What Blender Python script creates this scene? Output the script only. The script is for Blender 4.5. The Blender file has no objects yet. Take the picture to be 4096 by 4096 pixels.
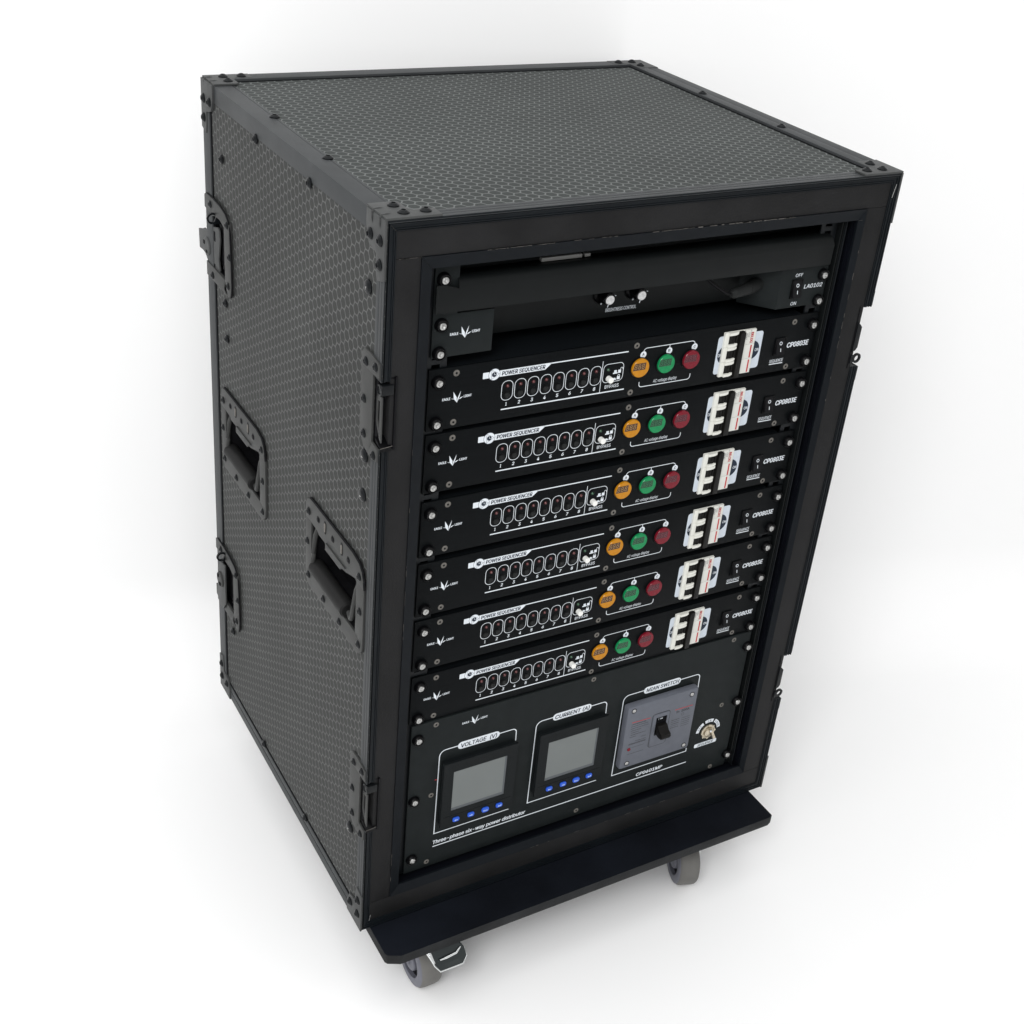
import bpy, bmesh, math, random
from mathutils import Matrix, Vector
random.seed(7)
S = bpy.context.scene
COL = S.collection
K = 0.0010714          # one modelling unit (about a millimetre) in metres

# ---------------------------------------------------------------- camera
R = [[0.8671666, -0.4903044, 0.0873139], [-0.1784838, -0.4696450, -0.8646254], [0.4649361, 0.7341901, -0.4947719]]
CAM = [-433.78, -931.78, 1157.43]
cd = bpy.data.cameras.new('camera'); cam = bpy.data.objects.new('camera', cd); COL.objects.link(cam)
cam.matrix_world = Matrix(((R[0][0], -R[1][0], -R[2][0], CAM[0]*K), (R[0][1], -R[1][1], -R[2][1], CAM[1]*K),
                           (R[0][2], -R[1][2], -R[2][2], CAM[2]*K), (0, 0, 0, 1)))
cd.sensor_width = 36; cd.lens = 5320.58/4096*36
cd.shift_x = (2048-2107.6)/4096; cd.shift_y = (1949.98-2048)/4096
cd.clip_start = 0.02; cd.clip_end = 60
S.camera = cam
# ---------------------------------------------------------------- world and lamps
w = bpy.data.worlds.new('World'); S.world = w; w.use_nodes = True
w.node_tree.nodes['Background'].inputs[0].default_value = (1.0, 1.0, 1.0, 1)
w.node_tree.nodes['Background'].inputs[1].default_value = 0.72
def area(name, loc, tgt, size, power, color=(1, 1, 1)):
    l = bpy.data.lights.new(name, 'AREA'); l.shape = 'SQUARE'; l.size = size; l.energy = power; l.color = color
    o = bpy.data.objects.new(name, l); COL.objects.link(o); o.location = loc
    o.rotation_euler = (Vector(tgt)-Vector(loc)).to_track_quat('-Z', 'Y').to_euler()
    return o
area('ceiling_softbox', (-0.5, 0.3, 3.1), (0.2, 0.4, 0), 3.6, 44)
area('added_halo_light', (-1.45, -1.7, 2.5), (0.3, 0.4, 0.3), 1.2, 50)  # added light without a known source, spreads a soft halo behind the case
S.view_settings.view_transform = 'Standard'; S.view_settings.look = 'None'
S.view_settings.exposure = 0.0; S.view_settings.gamma = 1.0
S.view_settings.use_curve_mapping = False
S.cycles.max_bounces = 8

# ---------------------------------------------------------------- materials
def mat(name, col, rough=0.5, spec=0.3, metal=0.0, var=0.0, vscale=60, bump=0.0, bscale=900, brush=None, rvar=0.0):
    m = bpy.data.materials.new(name); m.use_nodes = True
    nt = m.node_tree; b = nt.nodes['Principled BSDF']
    b.inputs['Base Color'].default_value = (*col, 1); b.inputs['Roughness'].default_value = rough
    b.inputs['Specular IOR Level'].default_value = spec; b.inputs['Metallic'].default_value = metal
    tc = nt.nodes.new('ShaderNodeTexCoord')
    src = tc.outputs['Object']
    if brush:
        mp = nt.nodes.new('ShaderNodeMapping'); mp.inputs['Scale'].default_value = brush
        nt.links.new(src, mp.inputs['Vector']); src = mp.outputs['Vector']
    if var > 0:
        n = nt.nodes.new('ShaderNodeTexNoise'); n.inputs['Scale'].default_value = vscale
        n.inputs['Detail'].default_value = 5; nt.links.new(src, n.inputs['Vector'])
        r = nt.nodes.new('ShaderNodeMapRange'); r.inputs['From Min'].default_value = 0.3; r.inputs['From Max'].default_value = 0.7
        r.inputs['To Min'].default_value = 1-var; r.inputs['To Max'].default_value = 1+var
        nt.links.new(n.outputs['Fac'], r.inputs['Value'])
        mx = nt.nodes.new('ShaderNodeVectorMath'); mx.operation = 'SCALE'; mx.inputs[0].default_value = col
        nt.links.new(r.outputs['Result'], mx.inputs['Scale']); nt.links.new(mx.outputs['Vector'], b.inputs['Base Color'])
        if rvar > 0:
            r2 = nt.nodes.new('ShaderNodeMapRange'); r2.inputs['From Min'].default_value = 0.3; r2.inputs['From Max'].default_value = 0.7
            r2.inputs['To Min'].default_value = rough-rvar; r2.inputs['To Max'].default_value = rough+rvar
            nt.links.new(n.outputs['Fac'], r2.inputs['Value']); nt.links.new(r2.outputs['Result'], b.inputs['Roughness'])
    if bump > 0:
        n = nt.nodes.new('ShaderNodeTexNoise'); n.inputs['Scale'].default_value = bscale; n.inputs['Detail'].default_value = 3
        nt.links.new(tc.outputs['Object'], n.inputs['Vector'])
        bp = nt.nodes.new('ShaderNodeBump'); bp.inputs['Strength'].default_value = bump; bp.inputs['Distance'].default_value = 0.0006
        nt.links.new(n.outputs['Fac'], bp.inputs['Height']); nt.links.new(bp.outputs['Normal'], b.inputs['Normal'])
    return m

def hexmat(name, axis, ph, dark, light):
    """laminate printed with a honeycomb line pattern, lattice rows along y"""
    m = bpy.data.materials.new(name); m.use_nodes = True; nt = m.node_tree; L = nt.links.new
    b = nt.nodes['Principled BSDF']; b.inputs['Roughness'].default_value = 0.6; b.inputs['Specular IOR Level'].default_value = 0.10
    tc = nt.nodes.new('ShaderNodeTexCoord'); sp = nt.nodes.new('ShaderNodeSeparateXYZ'); L(tc.outputs['Object'], sp.inputs[0])
    cb = nt.nodes.new('ShaderNodeCombineXYZ'); L(sp.outputs['Y'], cb.inputs[0 if axis == 'X' else 1]); L(sp.outputs[axis], cb.inputs[1 if axis == 'X' else 0])
    def V(op, a, c=None):
        n = nt.nodes.new('ShaderNodeVectorMath'); n.operation = op
        for i, x in enumerate((a, c)):
            if x is None: continue
            if isinstance(x, tuple): n.inputs[i].default_value = x
            else: L(x, n.inputs[i])
        return n
    def M(op, a, c=None, d=None):
        n = nt.nodes.new('ShaderNodeMath'); n.operation = op
        for i, x in enumerate((a, c, d)):
            if x is None: continue
            if isinstance(x, (int, float)): n.inputs[i].default_value = x
            else: L(x, n.inputs[i])
        return n.outputs[0]
    p = 10.92; s = (p, p*math.sqrt(3), 1.0)
    sc = V('MULTIPLY', cb.outputs[0], (1/K, 1/K, 0)).outputs[0]
    q = V('ADD', sc, (p*200-ph[0]+p/2, s[1]*200-ph[1]+s[1]/2, 0)).outputs[0]
    def cell(q):
        a = V('MODULO', q, s).outputs[0]; return V('SUBTRACT', a, (s[0]/2, s[1]/2, 0)).outputs[0]
    a = cell(q); c = cell(V('SUBTRACT', q, (s[0]/2, s[1]/2, 0)).outputs[0])
    la = V('LENGTH', a).outputs['Value']; lb = V('LENGTH', c).outputs['Value']
    f = M('LESS_THAN', lb, la)
    mx = nt.nodes.new('ShaderNodeMix'); mx.data_type = 'VECTOR'; L(f, mx.inputs[0]); L(a, mx.inputs[4]); L(c, mx.inputs[5])
    ab = V('ABSOLUTE', mx.outputs[1]).outputs[0]; s2 = nt.nodes.new('ShaderNodeSeparateXYZ'); L(ab, s2.inputs[0])
    hd = M('MAXIMUM', s2.outputs[0], M('ADD', M('MULTIPLY', s2.outputs[0], 0.5), M('MULTIPLY', s2.outputs[1], 0.8660)))
    ln = M('MINIMUM', la, lb)
    def ss(v, lo, hi):
        n = nt.nodes.new('ShaderNodeMapRange'); n.interpolation_type = 'SMOOTHSTEP'; L(v, n.inputs['Value'])
        n.inputs['From Min'].default_value = lo; n.inputs['From Max'].default_value = hi; return n.outputs['Result']
    e = M('MAXIMUM', ss(hd, p/2-0.75, p/2-0.45), ss(ln, 5.05, 5.5))
    nz = nt.nodes.new('ShaderNodeTexNoise'); nz.inputs['Scale'].default_value = 700; nz.inputs['Detail'].default_value = 4; L(tc.outputs['Object'], nz.inputs['Vector'])
    nb = nt.nodes.new('ShaderNodeTexNoise'); nb.inputs['Scale'].default_value = 7; nb.inputs['Detail'].default_value = 4; L(tc.outputs['Object'], nb.inputs['Vector'])
    mc = nt.nodes.new('ShaderNodeMix'); mc.data_type = 'RGBA'; L(e, mc.inputs[0]); mc.inputs[6].default_value = (*dark, 1); mc.inputs[7].default_value = (*light, 1)
    g = M('ADD', M('MULTIPLY', nz.outputs['Fac'], 0.7), M('ADD', M('MULTIPLY', nb.outputs['Fac'], 0.55), 0.375))
    sc2 = nt.nodes.new('ShaderNodeVectorMath'); sc2.operation = 'SCALE'; L(mc.outputs[2], sc2.inputs[0]); L(g, sc2.inputs['Scale'])
    L(sc2.outputs[0], b.inputs['Base Color'])
    bp = nt.nodes.new('ShaderNodeBump'); bp.inputs['Strength'].default_value = 0.35; bp.inputs['Distance'].default_value = 0.0003
    L(M('ADD', e, M('MULTIPLY', nz.outputs['Fac'], 0.5)), bp.inputs['Height']); L(bp.outputs['Normal'], b.inputs['Normal'])
    return m

M = {}
M['hex_top'] = hexmat('laminate_top', 'X', (41.1, 32.3), (0.033, 0.037, 0.036), (0.120, 0.128, 0.126))
M['hex_side'] = hexmat('laminate_side', 'Z', (501.5, 68.7), (0.036, 0.037, 0.036), (0.098, 0.101, 0.099))  # same laminate as the top, lines dimmed for the weaker light on the side
M['alu'] = mat('black_anodised_extrusion', (0.043, 0.046, 0.048), 0.5, 0.12, 0, 0.10, 25, 0.12, 1500)
M['alu_front'] = mat('shaded_anodised_profile', (0.0060, 0.0080, 0.0100), 0.45, 0.14, 0, 0.15, 30)  # same anodised metal as the extrusion, front shade put into its darker colour
M['plate'] = mat('black_coated_steel', (0.052, 0.054, 0.054), 0.5, 0.16, 0, 0.10, 40, 0.15, 1200)
M['plate_side'] = mat('black_coated_steel_dish', (0.042, 0.043, 0.042), 0.5, 0.16, 0, 0.10, 40, 0.15, 1200)
M['screw'] = mat('black_button_screw', (0.006, 0.007, 0.008), 0.30, 0.16)
M['black'] = mat('black_shadowed_gap', (0.004, 0.004, 0.005), 0.8, 0.05)
M['rubber'] = mat('black_rubber', (0.007, 0.007, 0.008), 0.6, 0.10, 0, 0.2, 80)
M['grip'] = mat('black_rubber_grip', (0.013, 0.013, 0.013), 0.5, 0.10, 0, 0.1, 60)
M['board'] = mat('black_painted_board', (0.0125, 0.0125, 0.0130), 0.6, 0.12, 0, 0.28, 14, 0.4, 420, None, 0.05)
M['trim'] = mat('black_edge_trim', (0.0045, 0.0060, 0.0080), 0.5, 0.10, 0, 0.15, 40)
M['base'] = mat('black_painted_plywood', (0.0050, 0.0062, 0.0092), 0.7, 0.06, 0, 0.35, 12, 0.4, 300, None, 0.06)
M['base_edge'] = mat('worn_black_plywood_edge', (0.014, 0.015, 0.016), 0.7, 0.2, 0, 0.4, 25, 0.6, 300)
M['inside'] = mat('black_inner_lining', (0.0022, 0.0028, 0.0050), 0.65, 0.08, 0, 0.2, 20)
M['rail'] = mat('black_rack_rail', (0.006, 0.0075, 0.009), 0.45, 0.2)
M['panel'] = mat('brushed_black_anodised_panel', (0.0036, 0.0044, 0.0050), 0.42, 0.055, 0, 0.16, 30, 0.10, 1400, (0.6, 1, 14), 0.05)
M['panel2'] = mat('satin_black_powder_panel', (0.0115, 0.0140, 0.0145), 0.5, 0.08, 0, 0.10, 60, 0.25, 1800)
M['hood'] = mat('satin_black_steel_hood', (0.0055, 0.0066, 0.0068), 0.42, 0.13, 0, 0.10, 30, 0.2, 1500)
M['chassis'] = mat('black_chassis_cover', (0.0060, 0.0075, 0.009), 0.55, 0.08)
M['white'] = mat('white_silkscreen_print', (0.66, 0.70, 0.74), 0.55, 0.2, 0, 0.05, 200)
M['ink'] = mat('dark_blue_black_print', (0.012, 0.02, 0.035), 0.6, 0.2)
M['label'] = mat('white_label_film', (0.52, 0.57, 0.63), 0.5, 0.3, 0, 0.07, 120)
M['steel'] = mat('zinc_plated_screw', (0.46, 0.46, 0.45), 0.38, 0.5, 1.0, 0.35, 500, 0.8, 500)
M['csk'] = mat('oxidised_countersunk_screw', (0.115, 0.108, 0.097), 0.6, 0.3, 0.0, 0.25, 600)
M['cup'] = mat('glossy_black_nylon_cup', (0.0025, 0.0025, 0.003), 0.3, 0.12)
M['button'] = mat('matte_black_button', (0.014, 0.015, 0.015), 0.55, 0.12)
M['wbutton'] = mat('white_plastic_cap', (0.80, 0.80, 0.77), 0.4, 0.4)
M['redled'] = mat('dim_red_indicator', (0.075, 0.010, 0.010), 0.15, 0.6)
M['greenled'] = mat('dim_green_indicator', (0.010, 0.055, 0.022), 0.12, 0.6)
M['amber'] = mat('amber_lens', (0.46, 0.185, 0.004), 0.12, 0.22, 0, 0.08, 300)
M['greenlens'] = mat('green_lens', (0.004, 0.205, 0.066), 0.12, 0.22, 0, 0.10, 300)
M['redlens'] = mat('red_lens', (0.155, 0.005, 0.014), 0.12, 0.22, 0, 0.10, 300)
M['amber_w'] = mat('amber_display_window', (0.055, 0.020, 0.003), 0.2, 0.5)
M['green_w'] = mat('green_display_window', (0.003, 0.050, 0.018), 0.2, 0.5)
M['red_w'] = mat('red_display_window', (0.060, 0.004, 0.010), 0.2, 0.5)
M['amber_d'] = mat('amber_unlit_digit', (0.27, 0.15, 0.045), 0.4, 0.3)
M['green_d'] = mat('green_unlit_digit', (0.010, 0.10, 0.04), 0.4, 0.3)
M['red_d'] = mat('red_unlit_digit', (0.105, 0.008, 0.02), 0.4, 0.3)
M['mcb'] = mat('ivory_breaker_plastic', (0.66, 0.66, 0.61), 0.4, 0.35, 0, 0.05, 150)
M['mcb_lab'] = mat('pale_breaker_label', (0.62, 0.62, 0.58), 0.5, 0.3)
M['mcb_dark'] = mat('black_breaker_recess', (0.004, 0.004, 0.004), 0.5, 0.08)
M['lever'] = mat('black_breaker_lever', (0.0065, 0.006, 0.0055), 0.35, 0.14)
M['redprint'] = mat('red_print', (0.42, 0.025, 0.03), 0.5, 0.3)
M['greyprint'] = mat('grey_print', (0.24, 0.24, 0.24), 0.5, 0.3)
M['mccb'] = mat('grey_breaker_housing', (0.110, 0.118, 0.140), 0.5, 0.2, 0, 0.05, 100, 0.2, 1600)
M['mccb_ink'] = mat('faint_grey_ink', (0.030, 0.031, 0.036), 0.5, 0.3)
M['bezel'] = mat('black_meter_bezel', (0.0065, 0.0082, 0.0090), 0.45, 0.10, 0, 0.08, 60, 0.2, 1500)
M['screen'] = mat('grey_lcd_screen', (0.145, 0.158, 0.156), 0.35, 0.2, 0, 0.03, 25)
M['screenedge'] = mat('dark_lcd_border', (0.075, 0.083, 0.090), 0.4, 0.3)
M['blue'] = mat('blue_silicone_button', (0.012, 0.085, 0.55), 0.4, 0.4)
M['bprint'] = mat('pale_button_print', (0.50, 0.62, 0.85), 0.5, 0.3)
M['brass'] = mat('nickel_brass_lock', (0.55, 0.49, 0.38), 0.3, 0.5, 0.85, 0.15, 300)
M['knobcap'] = mat('spun_aluminium_cap', (0.60, 0.60, 0.60), 0.3, 0.5, 0.9, 0.2, 300)
M['wheel'] = mat('grey_rubber_tyre', (0.125, 0.122, 0.115), 0.55, 0.3, 0, 0.22, 20, 0.2, 600)
M['wheelside'] = mat('blue_grey_wheel_face', (0.135, 0.138, 0.165), 0.45, 0.35, 0, 0.08, 30)
M['hubdark'] = mat('black_wheel_recess', (0.004, 0.004, 0.005), 0.4, 0.10)
M['chrome'] = mat('chromed_steel', (0.72, 0.74, 0.74), 0.14, 0.5, 1.0, 0.08, 60, 0.3, 200)
M['pedal'] = mat('gloss_black_chrome_pedal', (0.018, 0.024, 0.025), 0.12, 0.6, 0.3)
M['tube'] = mat('grey_gap_light', (0.30, 0.30, 0.29), 0.5, 0.3)  # pale grey standing in for light that shows through the gap
M['wear'] = mat('scuffed_bare_edge', (0.105, 0.098, 0.090), 0.7, 0.2)
M['backdrop'] = mat('white_paper_backdrop', (0.93, 0.93, 0.93), 0.9, 0.0)

# ---------------------------------------------------------------- geometry helper
class G:
    def __init__(s): s.v = []; s.f = []; s.m = []; s.mi = 0
    def add(s, vs, fs):
        b = len(s.v); s.v += [tuple(x) for x in vs]; s.f += [tuple(b+i for i in f) for f in fs]; s.m += [s.mi]*len(fs); return s
    def box(s, x0, x1, y0, y1, z0, z1, bev=0.0):
        if bev <= 0:
            v = [(x, y, z) for x in (x0, x1) for y in (y0, y1) for z in (z0, z1)]
            return s.add(v, [(0, 1, 3, 2), (4, 6, 7, 5), (0, 4, 5, 1), (2, 3, 7, 6), (0, 2, 6, 4), (1, 5, 7, 3)])
        bm = bmesh.new(); bmesh.ops.create_cube(bm, size=1)
        for q in bm.verts: q.co = Vector(((x0+x1)/2+q.co.x*(x1-x0), (y0+y1)/2+q.co.y*(y1-y0), (z0+z1)/2+q.co.z*(z1-z0)))
        bmesh.ops.bevel(bm, geom=list(bm.edges), offset=bev, segments=2, affect='EDGES', profile=0.6)
        return s.bm(bm)
    def bm(s, bm):
        bm.verts.index_update(); s.add([q.co[:] for q in bm.verts], [[q.index for q in f.verts] for f in bm.faces]); bm.free(); return s
    def prism(s, pts, ax, d0, d1, bev=0.0):
        """closed outline pts in the two other axes, extruded along ax from d0 to d1"""
        def P(a, c, d): return (d, a, c) if ax == 0 else ((a, d, c) if ax == 1 else (a, c, d))
        bm = bmesh.new(); vb = [bm.verts.new(P(a, c, d0)) for a, c in pts]
        f = bm.faces.new(vb); r = bmesh.ops.extrude_face_region(bm, geom=[f])
        vs = [e for e in r['geom'] if isinstance(e, bmesh.types.BMVert)]
        off = P(0, 0, d1-d0)
        bmesh.ops.translate(bm, verts=vs, vec=off); bmesh.ops.recalc_face_normals(bm, faces=bm.faces)
        if bev > 0:
            eds = [e for e in bm.edges if all(abs(v.co[ax]-d0) < 1e-4 for v in e.verts) or all(abs(v.co[ax]-d1) < 1e-4 for v in e.verts)]
            bmesh.ops.bevel(bm, geom=eds, offset=bev, segments=2, affect='EDGES', profile=0.6)
        return s.bm(bm)
    def cyl(s, c, ax, r, h, n=20, r2=None, prof=None):
        """lathe: prof = [(radius, height)] along +ax from centre c"""
        pr = prof or [(0, 0), (r, 0), (r if r2 is None else r2, h), (0, h)]
        b = len(s.v); rings = []; vs = []; fs = []
        def P(rr, t, h):
            a, d = rr*math.cos(t), rr*math.sin(t)
            o = (h, a, d) if ax == 0 else ((a, h, d) if ax == 1 else (a, d, h))
            return (c[0]+o[0], c[1]+o[1], c[2]+o[2])
        for rr, hh in pr:
            if rr == 0: vs.append(P(0, 0, hh)); rings.append([len(vs)-1])
            else: vs += [P(rr, 2*math.pi*i/n, hh) for i in range(n)]; rings.append(list(range(len(vs)-n, len(vs))))
        for a, d in zip(rings, rings[1:]):
            for i in range(n):
                j = (i+1) % n
                if len(a) == 1 and len(d) > 1: fs.append((a[0], d[j], d[i]))
                elif len(d) == 1 and len(a) > 1: fs.append((a[i], a[j], d[0]))
                elif len(a) > 1: fs.append((a[i], a[j], d[j], d[i]))
        return s.add(vs, fs)
    def tube(s, pts, r, n=8, cap=True):
        pts = [Vector(p) for p in pts]; vs = []; fs = []; up = Vector((0.13, 0.2, 0.97))
        for i, p in enumerate(pts):
            t = (pts[min(i+1, len(pts)-1)]-pts[max(i-1, 0)]).normalized()
            a = t.cross(up).normalized(); c = t.cross(a)
            rr = r[i] if isinstance(r, (list, tuple)) else r
            vs += [p+a*rr*math.cos(2*math.pi*k/n)+c*rr*math.sin(2*math.pi*k/n) for k in range(n)]
        for i in range(len(pts)-1):
            for k in range(n): fs.append((i*n+k, i*n+(k+1) % n, (i+1)*n+(k+1) % n, (i+1)*n+k))
        if cap: fs += [tuple(range(n)), tuple(range((len(pts)-1)*n, len(pts)*n))]
        return s.add(vs, fs)
    # flat print facing the viewer (plane y)
    def stroke(s, pts, wd, y, closed=False):
        n = len(pts); P = [Vector(p) for p in pts]; L = []; Rr = []
        for i in range(n):
            if closed: a, c = P[i-1], P[(i+1) % n]
            else: a, c = P[max(i-1, 0)], P[min(i+1, n-1)]
            d1 = (P[i]-a); d2 = (c-P[i])
            d1 = d1.normalized() if d1.length > 1e-6 else d2.normalized(); d2 = d2.normalized() if d2.length > 1e-6 else d1
            t = (d1+d2).normalized(); nn = Vector((-t.y, t.x)); k = 1/max(0.5, nn.dot(Vector((-d1.y, d1.x))))
            L.append(P[i]+nn*wd/2*k); Rr.append(P[i]-nn*wd/2*k)
        vs = [(q.x, y, q.y) for q in L+Rr]; m = n if closed else n-1
        return s.add(vs, [(i, (i+1) % n, n+(i+1) % n, n+i) for i in range(m)])
    def poly(s, pts, y): return s.add([(a, y, c) for a, c in pts], [tuple(range(len(pts)))])
    def disc(s, x, z, r, y, n=24): return s.poly([(x+r*math.cos(2*math.pi*i/n), z+r*math.sin(2*math.pi*i/n)) for i in range(n)], y)
    def ring(s, x, z, r, wd, y, n=24, a0=0, a1=360):
        full = a1-a0 >= 360; k = n if full else n+1
        return s.stroke([(x+r*math.cos(math.radians(a0+(a1-a0)*i/n)), z+r*math.sin(math.radians(a0+(a1-a0)*i/n))) for i in range(k)], wd, y, full)
    def text(s, t, x0, x1, z0, z1, y, shear=0.0, bold=0.0, rot=None):
        v, f = glyphs(t, shear); dx = bold*(z1-z0)*2.5
        for k, (ox, oz) in enumerate(((0, 0),) if bold <= 0 else ((-dx, 0), (dx, 0), (0, dx*.6), (0, -dx*.6))):
            o = [(x0+a*(x1-x0)+ox, z0+c*(z1-z0)+oz) for a, c in v]
            if rot:
                (cx, cz, an) = rot; ca, sa = math.cos(math.radians(an)), math.sin(math.radians(an))
                o = [(cx+(a-cx)*ca-(c-cz)*sa, cz+(a-cx)*sa+(c-cz)*ca) for a, c in o]
            s.add([(a, y-k*.012, c) for a, c in o], f)
        return s
    def mesh(s, name, mats, org=(0, 0, 0), smooth=True, ang=32):
        me = bpy.data.meshes.new(name)
        me.from_pydata([((a-org[0])*K, (b-org[1])*K, (c-org[2])*K) for a, b, c in s.v], [], s.f)
        for m in (mats if isinstance(mats, (list, tuple)) else [mats]): me.materials.append(M[m])
        me.polygons.foreach_set('material_index', s.m)
        if smooth:
            me.polygons.foreach_set('use_smooth', [True]*len(s.f)); me.set_sharp_from_angle(angle=math.radians(ang))
        me.update(); return me

_gl = {}
FONT = None
try:        # Blender's own bundled sans-serif; the built-in default serves if it is missing
    import os
    FONT = bpy.data.fonts.load(os.path.join(bpy.utils.system_resource('DATAFILES'), 'fonts', 'Inter.woff2'))
except Exception:
    FONT = None
def raw_text(t, shear):
    c = bpy.data.curves.new('lettering', 'FONT'); c.body = t; c.size = 1; c.shear = shear; c.resolution_u = 3; c.fill_mode = 'BOTH'
    if FONT: c.font = FONT
    o = bpy.data.objects.new('lettering', c); COL.objects.link(o)
    me = bpy.data.meshes.new_from_object(o)
    vs = [(v.co.x, v.co.y) for v in me.vertices]; fs = [tuple(p.vertices) for p in me.polygons]
    bpy.data.objects.remove(o); bpy.data.curves.remove(c); bpy.data.meshes.remove(me)
    return vs, fs
CAPH = max(v[1] for v in raw_text('H', 0)[0])
def glyphs(t, shear):
    k = (t, shear)
    if k not in _gl:
        vs, fs = raw_text(t, shear)
        x0 = min(v[0] for v in vs); x1 = max(v[0] for v in vs)
        _gl[k] = ([((a-x0)/(x1-x0), b/CAPH) for a, b in vs], fs)
    return _gl[k]

def rr(x0, x1, z0, z1, r, n=5):
    o = []
    for cx, cz, a in ((x1-r, z1-r, 0), (x0+r, z1-r, 90), (x0+r, z0+r, 180), (x1-r, z0+r, 270)):
        o += [(cx+r*math.cos(math.radians(a+90*i/n)), cz+r*math.sin(math.radians(a+90*i/n))) for i in range(n+1)]
    return o
def arc(cx, cz, r, a0, a1, n=6): return [(cx+r*math.cos(math.radians(a0+(a1-a0)*i/n)), cz+r*math.sin(math.radians(a0+(a1-a0)*i/n))) for i in range(n+1)]

ORG = {}
def thing(name, org, label, cat, group=None):
    o = bpy.data.objects.new(name, None); COL.objects.link(o); o.empty_display_size = 0.05
    o.location = [a*K for a in org]; o['label'] = label; o['category'] = cat
    if group: o['group'] = group
    ORG[o] = org; return o
def part(name, g, mats, parent, label=None, ang=32):
    """g in absolute coordinates; the child shares its parent's origin"""
    org = ORG[parent]; me = g.mesh(name, mats, org, ang=ang)
    o = bpy.data.objects.new(name, me); COL.objects.link(o); o.parent = parent; ORG[o] = org
    if label: o['label'] = label
    return o
ROT = {'z': (0, 0, 0), 'x-': (0, -math.pi/2, 0), 'y-': (math.pi/2, 0, 0), 'x+': (0, math.pi/2, 0)}
def place(name, me, parent, pos, d='z', spin=0.0):
    o = bpy.data.objects.new(name, me); COL.objects.link(o); o.parent = parent
    org = ORG[parent]; o.location = [(pos[i]-org[i])*K for i in range(3)]
    o.rotation_euler = (Matrix.Rotation(0, 3, 'X') if d == 'z' else Matrix(((1,0,0),(0,1,0),(0,0,1)))).to_euler()
    o.rotation_euler = ROT[d]
    if spin: o.rotation_euler = (Vector(ROT[d])[0], ROT[d][1], ROT[d][2]); o.rotation_euler.rotate_axis('Z', spin)
    ORG[o] = pos; return o
def copy_tree(o, parent=None):
    c = o.copy(); COL.objects.link(c); c.parent = parent
    for ch in list(o.children): copy_tree(ch, c)
    return c

# ---------------------------------------------------------------- floor and backdrop: one white sweep
FZ = -107.0
g = G(); prof = [(-3900, FZ), (500, FZ)] + [(500+150*math.sin(math.radians(a)), FZ+150-150*math.cos(math.radians(a))) for a in range(5, 90, 5)] + [(650, FZ+150), (650, 3000)]
vs = []; fs = []
BA = math.radians(-18)      # the sweep stands roughly square to the viewing direction
for y, z in prof: vs += [(x_*math.cos(BA)-y*math.sin(BA), x_*math.sin(BA)+y*math.cos(BA), z) for x_ in (-3800, 4300)]
for i in range(len(prof)-1): fs.append((2*i, 2*i+1, 2*i+3, 2*i+2))
g.add(vs, fs); me = g.mesh('backdrop', 'backdrop', ang=60); o = bpy.data.objects.new('backdrop', me); COL.objects.link(o)
o['kind'] = 'structure'; o['label'] = 'seamless white floor and backdrop sweep'

# ================================================================ FLIGHT CASE
W, XR, D, H = 560.0, 557.5, 471.0, 806.8
case = thing('flight_case', (280, 235, 0), 'tall black flight case with honeycomb laminate and open front, full of rack gear', 'flight case')

def screw_mesh():
    g = G(); g.cyl((0, 0, 0), 2, 0, 0, 18, prof=[(5.1, 0), (5.1, 0.9), (4.4, 1.5), (3.0, 2.5), (2.3, 2.8), (2.0, 2.75), (1.7, 1.5), (0, 1.5)])
    return g.mesh('button_screw', 'screw')
SCR = screw_mesh()
def big_screw_mesh():
    g = G(); g.cyl((0, 0, 0), 2, 0, 0, 22, prof=[(6.8, 0), (6.8, 1.0), (6.2, 1.8), (4.6, 2.8), (2.8, 3.2), (0, 3.3)])
    g.mi = 1; g.box(-1.9, -.5, -0.4, 0.4, 3.05, 3.4); g.box(-0.35, 0.35, -.3, 1.9, 3.05, 3.4)  # bright steel slivers imitate a small glint on the head
    return g.mesh('pan_screw', ['screw', 'steel'])
BSCR = big_screw_mesh()

# left side panel with openings (y0,y1,z0,z1)
def slab_with_holes(holes, y0, y1, z0, z1, x):
    ys = sorted({y0, y1} | {h[0] for h in holes} | {h[1] for h in holes}); zs = sorted({z0, z1} | {h[2] for h in holes} | {h[3] for h in holes})
    g = G(); idx = {}
    for i, yy in enumerate(ys):
        for j, zz_ in enumerate(zs): idx[i, j] = len(g.v); g.v.append((x, yy, zz_))
    for i in range(len(ys)-1):
        for j in range(len(zs)-1):
            cy, cz = (ys[i]+ys[i+1])/2, (zs[j]+zs[j+1])/2
            if any(h[0] < cy < h[1] and h[2] < cz < h[3] for h in holes): continue
            g.f.append((idx[i, j], idx[i, j+1], idx[i+1, j+1], idx[i+1, j])); g.m.append(0)
    return g
HND = [(0, 0), (269, -1)]
LAT = [0, -452.5]
holes = []
for dy, dz in HND: holes.append((35+dy, 150+dy, 380+dz, 440+dz))
for dz in LAT: holes += [(-1, 13, 600+dz, 667+dz), (406, 446, 604+dz, 664+dz)]
g = slab_with_holes(holes, 0, D-1, 2, H-2, 0.6)
part('side_panel', g, 'hex_side', case)
part('side_panel', G().box(XR-9, XR-1.2, 14, D-3, 3, H-3), 'hex_side', case)
part('top_panel', G().box(3, XR-3, 14, D-3, H-9, H-0.8), 'hex_top', case)
part('back_panel', G().box(9, XR-9, D-9, D-1, 9, H-9), 'hex_top', case)
part('bottom_panel', G().box(9, XR-9, 3, D-9, 1, 9), 'board', case)

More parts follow.
